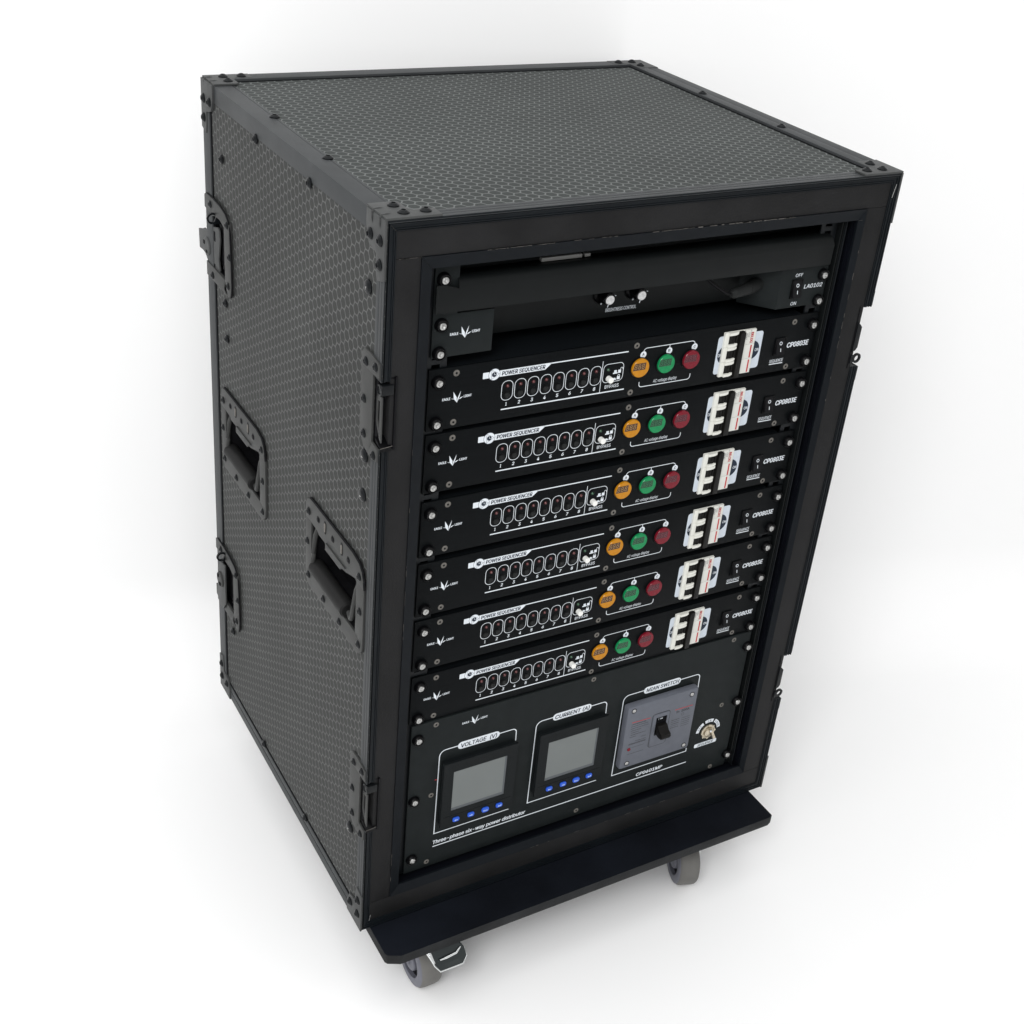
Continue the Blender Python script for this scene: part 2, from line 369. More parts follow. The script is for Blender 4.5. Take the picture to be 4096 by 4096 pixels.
# side and top flanges of the edge extrusions
def ext(g_, mats='alu'): return part('edge_extrusion', g_, mats, case)
g = G(); g.box(-0.2, 18.5, 16, D-16, H-1.5, H+0.3, 0.3); g.box(19.2, 22.0, 16, D-16, H-1.2, H-0.1, 0.2); g.box(-0.3, 1.2, 16, D-16, H-18, H+0.28, 0.3); ext(g)
g = G()
for a, b in ((0.2, 5.4), (6.1, 10.8), (11.4, 16.5)): g.box(0, XR, a, b, H-2, H+0.2, 0.25)
g.box(0, XR, 0.3, 16.4, H-2.2, H-0.9); ext(g)
g = G(); g.box(XR-27, XR-14, 12, D-2, H-1, H+2.2, 0.5); g.box(XR-13, XR, 12, D-2, H-1, H+1.8, 0.5); ext(g)
part('extrusion_gap', G().box(XR-29.2, XR-27.1, 14, D-20, H-1.5, H-0.4), 'black', case)
g = G(); g.box(0, XR, D-20, D, H-1, H+2.2, 0.5); ext(g)
part('extrusion_gap', G().box(20, XR-28, D-22.4, D-20.2, H-1.5, H-0.4), 'black', case)
def vsegs(z0, z1, cuts):
    o = []; a = z0
    for c0, c1 in sorted(cuts):
        o.append((a, c0)); a = c1
    o.append((a, z1)); return o
lc = [(600+dz, 667+dz) for dz in LAT]
g = G()
for a, b in vsegs(1, H-1, lc):
    g.box(-0.25, 1.2, 0.2, 4.3, a, b, 0.2); g.box(-0.25, 1.2, 4.9, 9.6, a, b, 0.2); g.box(-0.25, 1.2, 10.2, 16.0, a, b, 0.2); g.box(0.2, 1.4, 0.4, 15.8, a, b)
ext(g)
g = G(); g.box(-1.4, 2, D-22, D, 1, H, 0.4); ext(g)
part('extrusion_gap', G().box(-0.1, 0.9, D-24.6, D-22.2, 20, H-20), 'black', case)
g = G(); g.box(-1.0, 2, 16, D-2, 0, 12, 0.4); g.box(-0.6, 2, 16, D-2, 12.6, 21, 0.4); ext(g)
part('extrusion_gap', G().box(-0.1, 0.9, 18, D-22, 21.2, 23.0), 'black', case)
g = G(); g.box(XR-2, XR+0.2, 0.3, 18, 1, H-1, 0.3) if False else None
for a, b in vsegs(1, H-1, [(597+dz, 665+dz) for dz in LAT]): g.box(XR-3, XR, 1.5, 18, a, b, 0.3)
ext(g)

# front mating profile: concentric mitred ribs
def rib(side, o, i, y0, y1, g, cuts=()):
    zo0, zo1, zi0, zi1 = o, H-o, i, H-i
    if side == 'B': g.prism([(o, o), (XR-o, o), (XR-i, i), (i, i)], 1, y0, y1)
    if side == 'T': g.prism([(o, H-o), (XR-o, H-o), (XR-i, H-i), (i, H-i)], 1, y0, y1)
    if side in 'LR':
        xo, xi = (o, i) if side == 'L' else (XR-o, XR-i)
        zs = vsegs(None, None, cuts)
        for a, b in zs:
            q = [(xo, o if a is None else a), (xo, H-o if b is None else b), (xi, H-i if b is None else b), (xi, i if a is None else a)]
            g.prism(q, 1, y0, y1)
RB = [(0, 1.5, 0.0), (1.5, 2.9, 2.2), (2.9, 3.9, 0.4), (3.9, 6.9, 1.3), (6.9, 7.8, 0.3), (7.8, 8.6, 2.4), (8.6, 9.4, 0.8)]
for side in 'BTLR':
    g = G(); cuts = [(599+dz, 664+dz) for dz in LAT] if side == 'L' else ([(597+dz, 665+dz) for dz in LAT] if side == 'R' else ())
    for o_, i_, y_ in RB: rib(side, o_, i_, y_, 12, g, cuts)
    part('front_profile', g, 'alu_front', case)

# front boards, joints open by half a unit
fb = G(); fb.box(9.4, XR-9.4, 1.6, 20, 773.3, H-9.4, 0.4); part('front_board', fb, 'board', case)
fb = G(); fb.box(9.4, XR-9.4, 1.6, 20, 9.4, 35.6, 0.4); part('front_board', fb, 'board', case)
for xa, xb, cut in ((9.4, 33, (599, 664)), (XR-35.5, XR-9.4, None)):
    fb = G(); fb.box(xa, xb, 1.6, 20, 36.0, 773.0, 0.4); part('front_board', fb, 'board', case)
# mitred inner trim
tx0, tx1, tz0, tz1 = 33.0, 522.0, 36.0, 773.0; tw = 9.7
ix0, ix1, iz0, iz1, yo, yi = 44.6, 516.2, 46.2, 760.7, 0.6, 4.2
def tp(o0, o1, i1, i0):
    g = G(); a = [(o0[0], yo, o0[1]), (o1[0], yo, o1[1]), (i1[0], yi, i1[1]), (i0[0], yi, i0[1])]
    b = [(p[0], yi+2.5, p[2]) for p in a]
    g.add(a+b, [(0, 1, 2, 3), (4, 7, 6, 5), (0, 4, 5, 1), (1, 5, 6, 2), (2, 6, 7, 3), (3, 7, 4, 0)]); part('inner_trim', g, 'trim', case)
e_ = .12
tp((tx0, tz1), (tx1, tz1), (ix1-e_, iz1), (ix0+e_, iz1))
tp((tx0, tz0), (tx1, tz0), (ix1-e_, iz0), (ix0+e_, iz0))
tp((tx0, tz0+e_), (tx0, tz1-e_), (ix0, iz1-e_), (ix0, iz0+e_))
tp((tx1, tz0+e_), (tx1, tz1-e_), (ix1, iz1-e_), (ix1, iz0+e_))
# scuffed edges of the boards
def chips(p0, p1, n, wd, seed, y=0.55):
    rnd = random.Random(seed); g = G(); dx, dz = p1[0]-p0[0], p1[1]-p0[1]; L = math.hypot(dx, dz)
    for k in range(n):
        t = rnd.random(); l = rnd.uniform(1.5, 9)/L; a = rnd.uniform(.25, 1)*wd
        q0 = (p0[0]+dx*t, p0[1]+dz*t); q1 = (p0[0]+dx*min(1, t+l), p0[1]+dz*min(1, t+l)); j = rnd.uniform(-.25, .25)
        mx = ((q0[0]+q1[0])/2, (q0[1]+q1[1])/2+j)
        g.stroke([q0, mx, q1], a, y)
    return g
g = chips((90, 773.2), (330, 773.2), 34, 0.5, 1); g2 = chips((300, 773.3), (430, 772.6), 26, 1.0, 2)
g.add(g2.v, g2.f)
for a in ((120, 36), (500, 35.6), 14, .5, 3), ((12, 773.2), (33, 773.2), 9, .5, 6), ((33.1, 380), (33.1, 610), 9, .45, 8), ((33.1, 60), (33.1, 110), 4, .5, 9), ((522, 560), (522, 730), 12, .7, 10), ((522, 762), (513, 762), 3, .3, 11), ((3.4, H-3.6), (8.9, H-9.0), 5, .6, 12):
    q = chips(*a); g.add(q.v, q.f)
part('scuff_mark', g, 'wear', case)
part('scuff_mark', G().stroke([(553.2, 796), (550.8, 782.5)], 0.8, -0.1), 'steel', case)
part('scuff_mark', G().stroke([(9.0, 11.0), (10.3, 19.5)], 1.0, -0.1), 'steel', case)

# inner box
g = G(); g.box(34, 37, 4, D-12, 38, 771); part('inner_wall', g, 'inside', case)
g = G(); g.box(516.5, 521, 4, D-12, 38, 771)
for yy in (8.0, 12.5, 17.5, 22): g.box(515.9, 516.6, yy, yy+0.6, 38, 770)
part('inner_wall', g, 'inside', case)
g = G(); g.box(37, 516, 4, D-12, 36.5, 40)
for yy in (7.5, 11.5): g.box(37, 516, yy, yy+0.6, 39.9, 40.5)
part('inner_floor', g, 'inside', case)
part('inner_ceiling', G().box(37, 516, 4, D-12, 768, 771), 'inside', case)
part('inner_back', G().box(37, 516, D-16, D-12, 40, 768), 'inside', case)
# rack rails with square cage holes
for s_, x0, x1, hx in ((0, 46, 72, 61.0), (1, 484, 511, 493.5)):
    g = G(); z = 44.0; hs = []
    zc = 52.0
    while zc < 762: hs.append(zc); zc += 13.8
    g.box(x0, hx-4.2, 19.5, 21.5, 44, 766); g.box(hx+4.2, x1, 19.5, 21.5, 44, 766)
    prev = 44
    for c in hs: g.box(hx-4.2, hx+4.2, 19.5, 21.5, prev, c-4.6); prev = c+4.6
    g.box(hx-4.2, hx+4.2, 19.5, 21.5, prev, 766)
    xe = x1 if s_ else x0
    g.box(xe-1.4 if s_ else xe, xe if s_ else xe+1.4, 12, 40, 44, 766, 0.3)
    part('rack_rail', g, 'rail', case)
g = G(); g.box(504.5, 506.0, 12.5, 20, 50, 758, 0.4); g.box(508.2, 509.2, 13.5, 20, 50, 758, 0.3); part('rail_lip', g, 'hood', case)

# corner plates
def corner(fx, fy, fz, faces):
    X = (lambda a: a) if fx == 0 else (lambda a: XR-a); Y = (lambda a: a) if fy == 0 else (lambda a: D-a)
    Z = (lambda a: H-a) if fz else (lambda a: a); t = 1.6
    g = G(); sc = []
    xs = 0 if fx == 0 else XR
    if 'z' in faces:
        z0 = H if fz else 0; zz = (z0+2.2, z0-.3) if fz else (z0-2.0, z0)
        q = [(X(-.6), Y(-.6)), (X(49), Y(-.6)), (X(49), Y(15.5)), (X(30), Y(15.5)), (X(26.5), Y(22)), (X(26.5), Y(37)), (X(24), Y(39)), (X(-.6), Y(39))]
        g.prism(q, 2, zz[0]-2.0+0.2 if fz else zz[0], zz[0]+0.3 if fz else zz[1], 0.35)
        for a, b in ((18, 28), (18.6, 9.6), (38.6, 9.7)): sc.append(((X(a), Y(b), z0+2.4 if fz else z0-2), 'z' if fz else 'z-'))
    if 'x' in faces:
        q = [(Y(-.6), Z(-.6)), (Y(37), Z(-.6)), (Y(37), Z(15)), (Y(31), Z(28)), (Y(15.8), Z(32)), (Y(15.8), Z(44)), (Y(13), Z(55)), (Y(-.6), Z(51))]
        xa, xb = (-1.6, 0.4) if fx == 0 else (XR-.4, XR+1.6)
        if fy == 1 and fx == 0: xa -= 1.0
        g.prism(q, 0, xa, xb, 0.35)
        if fx == 0:
            for a, b in ((27.6, 19), (8.2, 19), (8.0, 39.4)): sc.append(((xa, Y(a), Z(b)), 'x-'))
    if fx == 0 and 'z' in faces and fz:
        for a in (9.5, 25):   # pressed stiffening ribs over the edge
            yy = Y(a)
            g.tube([(9, yy, H+2.1), (4, yy+.3, H+2.6), (-.6, yy, H+2.2), (-2.0, yy, H-.5), (-1.9, yy, H-5), (-1.4, yy, H-10)], [0.2, .9, 1.1, 1.1, .9, .2], 6)
    pl = part('corner_plate', g, 'plate', case)
    for pos, d in sc:
        if d != 'z-': place('button_screw', SCR, pl, pos, d, random.random()*6)
corner(0, 0, 1, 'zx'); corner(0, 1, 1, 'zx'); corner(1, 0, 1, 'zx'); corner(1, 1, 1, 'zx')
corner(0, 0, 0, 'x'); corner(0, 1, 0, 'x'); corner(1, 0, 0, 'x')
# edge screws
for x, y in ((19.5, 308.2), (18.5, 169.4), (19.3, 239) if False else (18.5, 169.4), (538.2, 166.8), (536.3, 308.8)):
    if (x, y) == (18.5, 169.4) and any(abs(o_.location[1]*1-(169.4-235)*K) < 1e-6 for o_ in case.children if o_.name.startswith('button_screw')): continue
    place('button_screw', SCR, case, (x, y, H+(0.3 if x < 100 else 2.0)), 'z', random.random()*6)
for y, z in ((306.4, 787.4), (164.9, 787.3), (413.4, 736.1), (413, 574.1), (410.4, 532.3), (416.6, 122.8), (304.4, 24.4), (165, 22), (414, 300) if False else (413, 476)):
    if (y, z) == (413, 476): continue
    place('button_screw', SCR, case, (-0.5, y, z), 'x-', random.random()*6)
for y, z in ((32.1, 739.1), (31.1, 537.2), (29.8, 578.8), (37.7, 120.1)):
    place('pan_screw', BSCR, case, (0.4, y, z), 'x-', random.random()*3)

# ---------------------------------------------------------------- side handles
def handle(dy, dz):
    y = lambda a: a+dy
    z = lambda a: a+dz
    # plate as bars round the opening, raised edge on top
    g = G()
    top = [(y(165), z(440)), (y(165), z(455)), (y(161), z(463)), (y(152), z(466)), (y(40), z(466)), (y(28), z(463)), (y(20), z(456)), (y(17), z(446)), (y(17), z(440)),
           (y(35), z(440)), (y(38), z(441.5)), (y(48), z(438.5)), (y(60), z(434.5)), (y(77), z(431)), (y(110), z(430)), (y(114), z(436.5)), (y(130), z(436.5)), (y(134), z(439)), (y(150), z(440))]
    g.prism(top[::-1], 0, -2.2, 0.4, 0.3)
    g.prism([(y(150), z(380)), (y(165), z(376)), (y(165), z(440)), (y(150), z(440))], 0, -2.2, 0.4, 0.2)
    g.prism([(y(17), z(376)), (y(35), z(380)), (y(35), z(440)), (y(17), z(440))], 0, -2.2, 0.4, 0.2)
    g.prism([(y(17), z(376)), (y(18), z(368)), (y(24), z(362)), (y(30), z(360)), (y(156), z(360)), (y(164), z(366)), (y(165), z(376)), (y(150), z(380)), (y(35), z(380))], 0, -2.2, 0.4, 0.3)
    h = part('side_handle', g, 'plate_side', case)
    # black rubber bead along the top edge
    pts = [(-1.4, y(153), z(466.8))] + [(-1.4, y(b), z(466.8)) for b in range(140, 38, -8)] + [(-1.6, y(28), z(464)), (-1.6, y(20.5), z(457.5)), (-1.6, y(17.5), z(449)), (-1.6, y(17), z(441))]
    part('rubber_bead', G().tube(pts, 1.5, 6), 'rubber', h)
    # dish
    g = G(); a, b, c, d = y(35), y(150), z(380), z(440); x = 26
    vs = [(0, a, c), (0, b, c), (0, b, d), (0, a, d), (x, a+2, c+2), (x, b-2, c+2), (x, b-2, d-2), (x, a+2, d-2)]
    g.add(vs, [(0, 1, 5, 4), (1, 2, 6, 5), (2, 3, 7, 6), (3, 0, 4, 7), (4, 5, 6, 7)])
    part('handle_dish', g, 'rubber', h)
    g = G(); g.cyl((1.5, y(60), z(388.6)), 1, 0, 0, 24, prof=[(0, 0), (7.0, 0), (8.8, 1.5), (8.8, 84.5), (7.0, 86), (0, 86)])
    part('handle_grip', g, 'grip', h)
    for s_, yy in ((0, 39.5), (1, 146)):
        k = 1 if s_ == 0 else -0.6
        pts = [(4, y(yy), z(436)), (1.0, y(yy+.5*k), z(426)), (-1.6, y(yy+2*k), z(406)), (-2.0, y(yy+3.5*k), z(395)), (-1.8, y(yy+6*k), z(389.5)), (-0.6, y(yy+11*k), z(387.5)), (1, y(yy+18*k), z(388.5))]
        if s_: pts = pts[:-2]
        part('handle_arm', G().tube(pts, 2.7, 8), 'plate_side', h)
    if True:
        g = G(); g.prism([(y(60), z(439)), (y(110), z(439)), (y(110), z(431)), (y(72), z(431)), (y(68), z(434))], 0, -3.6, -2.0, 0.6)
        part('pressed_tab', g, 'plate_side', h)
    for a, b in ((131.3, 453.7), (93.6, 452.8), (54.4, 452.3)):
        place('rivet', RIV, h, (-2.0, y(a), z(b)), 'x-')
    for a, b in ((113.2, 454.6), (71.1, 454.6)): place('spring_slot', SLOT, h, (-2.2, y(a), z(b)), 'x-')
    for a, b in ((156.9, 449.5), (159.7, 412.4), (156.6, 372.7), (115.4, 367.8), (73.7, 367.1), (31.2-5, 371.5), (25.3, 411.2), (30.4-2, 449.2)):
        place('button_screw', SCR_S, h, (-2.0, y(a), z(b)), 'x-', random.random()*6)
g = G(); g.cyl((0, 0, 0), 2, 0, 0, 16, prof=[(4.0, -.3), (3.9, .25), (2.6, .5), (2.2, 1.3), (0, 1.5)]); RIV = g.mesh('rivet', 'rubber')
g = G(); g.prism(rr(-7.5, 7.5, -2.6, 2.6, 2.5), 2, -.2, .15)
g.mi = 1; g.prism(rr(-5.0, 5.0, -1.6, 1.6, 1.5), 2, 0, 1.0, .3); SLOT = g.mesh('spring_slot', ['rubber', 'csk'])
g = G(); g.cyl((0, 0, 0), 2, 0, 0, 16, prof=[(4.3, 0), (4.3, .8), (3.6, 1.4), (2.2, 2.2), (1.9, 2.2), (1.4, 1.2), (0, 1.2)]); SCR_S = g.mesh('button_screw', 'screw')
for dy, dz in HND: handle(dy, dz)

# ---------------------------------------------------------------- front catches (recessed, left edge)
def catch(dz):
    z = lambda a: a+dz
    g = G()
    g.prism([(16, z(667)), (1, z(667)), (1, z(681)), (20, z(684)), (32, z(684)), (38, z(678)), (38, z(667))][::-1], 0, -1.8, 0.3, 0.3)
    g.prism([(13, z(602)), (13, z(667)), (38, z(667)), (38, z(600)), (30, z(590)), (20, z(586.5)), (13, z(598))], 0, -1.8, 0.3, 0.3)
    g.prism([(0.5, z(587)), (0.5, z(600)), (13, z(602)), (20, z(586.5))], 0, -1.8, 0.3, 0.3)
    h = part('recessed_catch', g, 'plate_side', case)
    g = G(); g.box(13.2, 15, -1, 14, z(598), z(668)); g.box(1.2, 15, 12.6, 14.2, z(598), z(668)); g.box(1.2, 13.5, 1.5, 14, z(665.5), z(667.5)); g.box(1.2, 14, 1.2, 14, z(598), z(600))
    part('catch_pocket', g, 'hubdark', h)
    # curved shell at the back of the pocket
    g = G(); g.prism([(13.4, 12.8), (2, 13.0), (1, 11.5), (2.5, 10.2), (13, 11.6)], 2, z(602), z(665)); part('pocket_shell', g, 'rubber', h)
    # keeper frame
    g = G(); g.prism([(10.3, z(623)), (8.6, z(618.5)), (8.0, z(650)), (10.3, z(647))], 0, 1.0, 2.4, .3)
    g.prism([(4.0, z(610)), (-0.3, z(606)), (-0.3, z(650)), (3.4, z(650))], 0, 1.0, 2.4, .3)
    g.prism([(9.8, z(622)), (3, z(609)), (3, z(615)), (8.6, z(626))], 0, 1.0, 2.4, .3); g.box(1.0, 2.4, 3, 9, z(645), z(651), .3)
    part('keeper_frame', g, 'plate_side', h)
    g = G(); g.box(0.8, 12.2, -0.8, 6.5, z(651.5), z(661), 0.9); g.cyl((0.4, 4.2, z(655.5)), 0, 0, 0, 20, prof=[(5.4, 0.6), (5.2, 0), (3.7, -.3), (3.5, .5), (0, .5)])
    part('keeper_knuckle', g, 'screw', h)
    g = G(); g.prism([(11.5, z(607.5)), (0.0, z(601.5)), (0.0, z(596.5)), (12, z(600))], 0, 0.6, 12.0, .8); part('catch_ramp', g, 'cup', h)
    g = G(); g.stroke([(1, z(600.2)), (13, z(601.4))], .7, -0.35); part('worn_lip', g, 'wear', h)
    for a, b in ((28.5, 672.5), (8.5, 675.5), (30.5, 636), (29, 602.3), (7.5, 590.6)): place('button_screw', SCR_S, h, (-1.7, a, z(b)), 'x-', random.random()*6)
for dz in LAT: catch(dz)

# right-hand catches: seen edge-on past the front
def catch_r(dz, tab=0.0):
    z = lambda a: a+dz
    g = G(); g.box(XR-2.0, XR+0.9, 0.2, 22, z(666), z(682), .4); g.box(XR-2, XR+0.9, 0.2, 22, z(580), z(596.5), .4); g.box(XR-2, XR+.9, 14, 22, z(596), z(666), .3)
    h = part('recessed_catch', g, 'alu_front', case)
    g = G(); g.box(XR-14.5, XR-13.0, 1.0, 14, z(596), z(666)); g.box(XR-13, XR-1, 12, 14, z(596), z(666)); part('catch_pocket', g, 'hubdark', h)
    g = G(); g.prism([(XR-13, z(649)), (XR-9.5, z(646)), (XR-6.8, z(643)), (XR-6.8, z(620)), (XR-9, z(616.5)), (XR-13, z(615))], 1, -.2, 3.0, .5); part('keeper_frame', g, 'screw', h)
    # ring tab
    c = (XR-4.6+tab, z(606.8)); n = 20
    q = arc(c[0], c[1], 5.6, -120, 110, 14)+[(XR-13, z(611.5)), (XR-13, z(601))]
    gi = arc(c[0], c[1], 3.1, 0, 342, 19)
    g = G(); ring_prism(g, c, 5.6, 3.1, -.3, 1.6); g.prism([(XR-13, z(610.5)), (c[0]-4.2, z(611)), (c[0]-4.2, z(602.3)), (XR-13, z(601.5))], 1, -.1, 1.4, .2)
    part('ring_tab', g, 'screw', h)
def ring_prism(g, c, ro, ri, y0, y1, n=22):
    vs = []
    for y in (y0, y1):
        for r in (ro, ri): vs += [(c[0]+r*math.cos(2*math.pi*i/n), y, c[1]+r*math.sin(2*math.pi*i/n)) for i in range(n)]
    fs = []
    for i in range(n):
        j = (i+1) % n
        fs += [(i, j, n+j, n+i), (2*n+i, 3*n+i, 3*n+j, 2*n+j), (i, 2*n+i, 2*n+j, j), (n+i, n+j, 3*n+j, 3*n+i)]
    g.add(vs, fs)
catch_r(0); catch_r(-451.5, -1.3)

# ---------------------------------------------------------------- rear butterfly latches
def rear_latch(dz, opened):
    z = lambda a: a+dz
    g = G()
    # plate with curved upper front corner; opening between y 406 and 446
    g.prism([(446, z(664)), (446, z(684)), (466, z(684)), (471, z(681)), (471, z(667)), (460, z(666))], 0, -2.8, .4, .3)
    g.prism([(406, z(664)), (388, z(664)), (389, z(672)), (396, z(678)), (410, z(682)), (430, z(684)), (446, z(684)), (446, z(664)), (436, z(667)), (420, z(668))], 0, -2.8, .4, .3)
    g.prism([(406, z(604)), (406, z(664)), (387, z(664)), (385, z(604)), (388, z(592)), (396, z(588)), (410, z(592))], 0, -2.8, .4, .3)
    g.prism([(406, z(604)), (446, z(604)), (470, z(604)), (470, z(588)), (398, z(588))], 0, -2.8, .4, .3)
    h = part('butterfly_latch', g, 'plate_side', case)
    pts = [(-2.2, 462, z(684.6)), (-2.2, 440, z(685)), (-2.2, 418, z(684)), (-2.2, 400, z(680.5)), (-2.2, 391, z(674.5)), (-2.2, 386.8, z(664)), (-2.2, 385, z(630)), (-2.2, 384.5, z(604)), (-2.2, 387, z(591))]
    part('rubber_bead', G().tube(pts, 1.1, 6), 'rubber', h)
    g = G(); a, b, c, d, x = 406, 447, z(603), z(665), 12
    vs = [(0, a, c), (0, b, c), (0, b, d), (0, a, d), (x, a+2, c+2), (x, b-2, c+2), (x, b-2, d-2), (x, a+2, d-2)]
    g.add(vs, [(0, 1, 5, 4), (1, 2, 6, 5), (2, 3, 7, 6), (3, 0, 4, 7), (4, 5, 6, 7)]); part('latch_dish', g, 'hubdark', h)
    g = G(); g.box(3.5, 9, 412, 440, z(610), z(657), 1.0); g.tube([(1.5, 417, z(652)), (1.5, 415, z(620)), (2.5, 422, z(611))], 1.6, 8); part('latch_body', g, 'rubber', h)
    g = G()
    if opened:
        q = [(502.1, 631), (487.4, 635.5), (482, 638.2), (474.3, 638.4), (463.2, 641.4), (452, 650), (442.4, 651.9), (433, 655), (428, 652.4), (426.6, 642.5), (433.1, 617.8), (429.6, 606.3), (433, 598), (440.5, 597.3), (456.6, 595.5), (466.5, 600.3), (476.4, 606.8), (480, 609), (488, 610), (501, 608.9)]
        g.prism([(a_, z(b_)) for a_, b_ in q], 0, -0.9, 0.9, .25)
        pl = part('butterfly_blade', g, 'plate', h)
        g = G(); g.cyl((-0.9, 469, z(621.5)), 0, 0, 0, 24, prof=[(10.5, 0), (10.5, -1.2), (9, -2.2), (0, -2.4)]); part('blade_pivot', g, 'plate', h)
        g = G(); g.box(-1.25, -.8, 442, 446.5, z(635.5), z(646.5)); g.box(-1.25, -.8, 445, 449, z(599.5), z(608)); g.box(-3.6, -3.0, 474, 478, z(622), z(626)); g.box(-3.6, -3.0, 466, 470, z(614), z(617)); part('blade_slot', g, 'black', h)
    else:
        g.prism([(430, z(664)), (446, z(660)), (458, z(648)), (462, z(600)), (452, z(590)), (440, z(592)), (430, z(606))], 0, -5.4, -3.4, .4); part('butterfly_blade', g, 'plate', h)
        g = G(); g.cyl((-5.4, 445.5, z(634.5)), 0, 0, 0, 24, prof=[(10.5, 0), (10.5, -1.6), (9.2, -2.6), (0, -2.8)]); part('blade_pivot', g, 'plate_side', h)
        g = G(); g.box(-9, -8.1, 447, 451, z(637), z(641)); g.box(-9, -8.1, 440, 444, z(628), z(632)); part('blade_slot', g, 'black', h)
        g = G(); g.prism([(452, z(617)), (471, z(612)), (471, z(597)), (458, z(592)), (452, z(600))], 0, -4, -2, .3); part('latch_foot', g, 'plate_side', h)
    c = (-5.9, z(665.0)) if opened else (-7.3, z(675.0))
    g = G(); ring_prism(g, c, 6.3, 4.3, 434, 436.5); g.prism([(c[0]+1, c[1]-6.0), (c[0]+12, c[1]-7), (c[0]+12, c[1]-2), (c[0]+4.6, c[1]+2)], 1, 434.3, 436.2); part('ring_tab', g, 'screw', h)
    for a_, b_ in ((450.5, 675.7), (395.3, 670), (389.5, 636), (395.5, 601), (449, 594)): place('button_screw', SCR_S, h, (-2.7, a_, z(b_)), 'x-', random.random()*6)
    place('button_screw', SCR, case, (0.3, 412, z(576)), 'x-') if opened and False else None
rear_latch(0, True); rear_latch(-448, False)

# ================================================================ WHEELED BASE
base = thing('wheeled_base', (275, 240, FZ), 'flat black plywood dolly board with clipped corner on grey castors, under the case', 'dolly')
g = G(); q = [(26, -48.5), (534, -48.5), (540, -46), (540, D), (11, D), (11, -38.5), (13, -42)]
g.prism(q, 2, -15.5, -2.0, 0.9)
bm_ = part('dolly_board', g, ['base', 'base_edge'], base)
for p_ in bm_.data.polygons:
    if abs(p_.normal.z) < 0.5: p_.material_index = 1
def wheel_parts(h, x0, yc, zc, r, wd):
    g = G(); g.cyl((x0, yc, zc), 0, 0, 0, 48, prof=[(r-13, .6), (r-12, 0), (r-5, 0.4), (r-2.2, 1.6), (r-.6, 4), (r, 8), (r, wd-8), (r-.6, wd-4), (r-2.2, wd-1.6), (r-5, wd-.4), (r-12, wd), (r-13, wd-.6), (r-13, .6)])
    g.m = [1 if i < 48*3 or i >= 48*9 else 0 for i in range(len(g.f))]
    wh = part('wheel', g, ['wheel', 'wheelside'], h, ang=60)
    g = G(); g.cyl((x0+.5, yc, zc), 0, 0, 0, 40, prof=[(r-21, 4.5), (r-13, 5.5), (r-12.6, .2)]); g.m = [0]*len(g.f); part('wheel_recess', g, 'hubdark', h)
    g = G(); g.cyl((x0, yc, zc), 0, 0, 0, 32, prof=[(r-20.5, 5), (r-21, 1.2), (r-22, .2), (5, -.6), (4.5, -2.4), (0, -2.5)]); part('wheel_hub', g, 'wheelside', h)
    return wh
def caster(x0, yc, brake, swivel=0.0):
    r, zc = 34.5, FZ+34.5
    g = G()
    g.box(x0-13, x0+42, yc-6, yc+66, -18.5, -15.6, .5)
    g.cyl((x0+14, yc+28, -30), 2, 0, 0, 28, prof=[(0, 0), (20, 0), (23, 4), (21, 11.5), (0, 11.5)])
    g.prism([(yc+6, zc-6), (yc-6, zc-6), (yc-8, zc+4), (yc+6, -30), (yc+46, -30), (yc+10, zc)], 0, x0+31.5, x0+34, .4)
    g.prism([(yc+10, zc-4), (yc+2, zc+8), (yc+12, -30), (yc+46, -30), (yc+16, zc)], 0, x0-4.2, x0-1.8, .4)
    h = part('castor', g, 'chrome', base)
    wheel_parts(h, x0, yc, zc, r, 28.0)
    if brake:
        # pressed tread pedal sloping out from under the board, chrome rolled rim
        def loop(s_, zoff, yoff): 
            return [(61.5+s_, -40-s_*.2+yoff, -19+zoff), (66+s_, -54+s_+yoff, -31.5+zoff), (70+s_, -60+s_+yoff, -35.5+zoff), (97-s_, -60.5+s_+yoff, -35.2+zoff), (103.5-s_, -56+s_+yoff, -31+zoff), (104-s_, -48+yoff, -25+zoff), (96-s_, -38+yoff, -16.5+zoff)]
        a = loop(0, 0, 0); b = loop(3.4, 2.4, 1.5); c = loop(0, -3.2, 1.2)
        n = len(a); g = G()
        g.add(a+b, [(i, i+1, n+i+1, n+i) for i in range(n-1)]); g.mi = 0
        g.add(b, [tuple(range(n))])
        part('brake_pedal', g, 'pedal', h, ang=50)
        g = G(); g.tube(loop(-.2, -1.6, .4), 1.0, 8); g.tube([(63, -20, -18), (62.5, -34, -18.5), (62, -41, -20.5), (66, -52, -32)], [3, 3.6, 3.2, 1.5], 8)
        part('pedal_rim', g, 'chrome', h, ang=60)
        g = G(); g.tube([(72, -52.5, -27.5), (80, -52.8, -26.6), (92, -52, -25.8), (99, -48.5, -22.8)], [1.0, 1.8, 1.8, .8], 8); part('tread_rib', g, 'chrome', h, ang=60)  # chrome on the rib imitates the highlight across the dark pedal
    if swivel:
        c_ = Vector(((x0+14-275)*K, (yc+28-240)*K, 0)); rm = Matrix.Rotation(math.radians(swivel), 4, 'Z')
        h.rotation_euler = (0, 0, math.radians(swivel)); h.location = c_ - rm @ c_
    return h
caster(59.5, -3.0, True)
caster(439.5, -6, False, -20)
caster(59.5, 400, False); caster(437.5, 400, False)

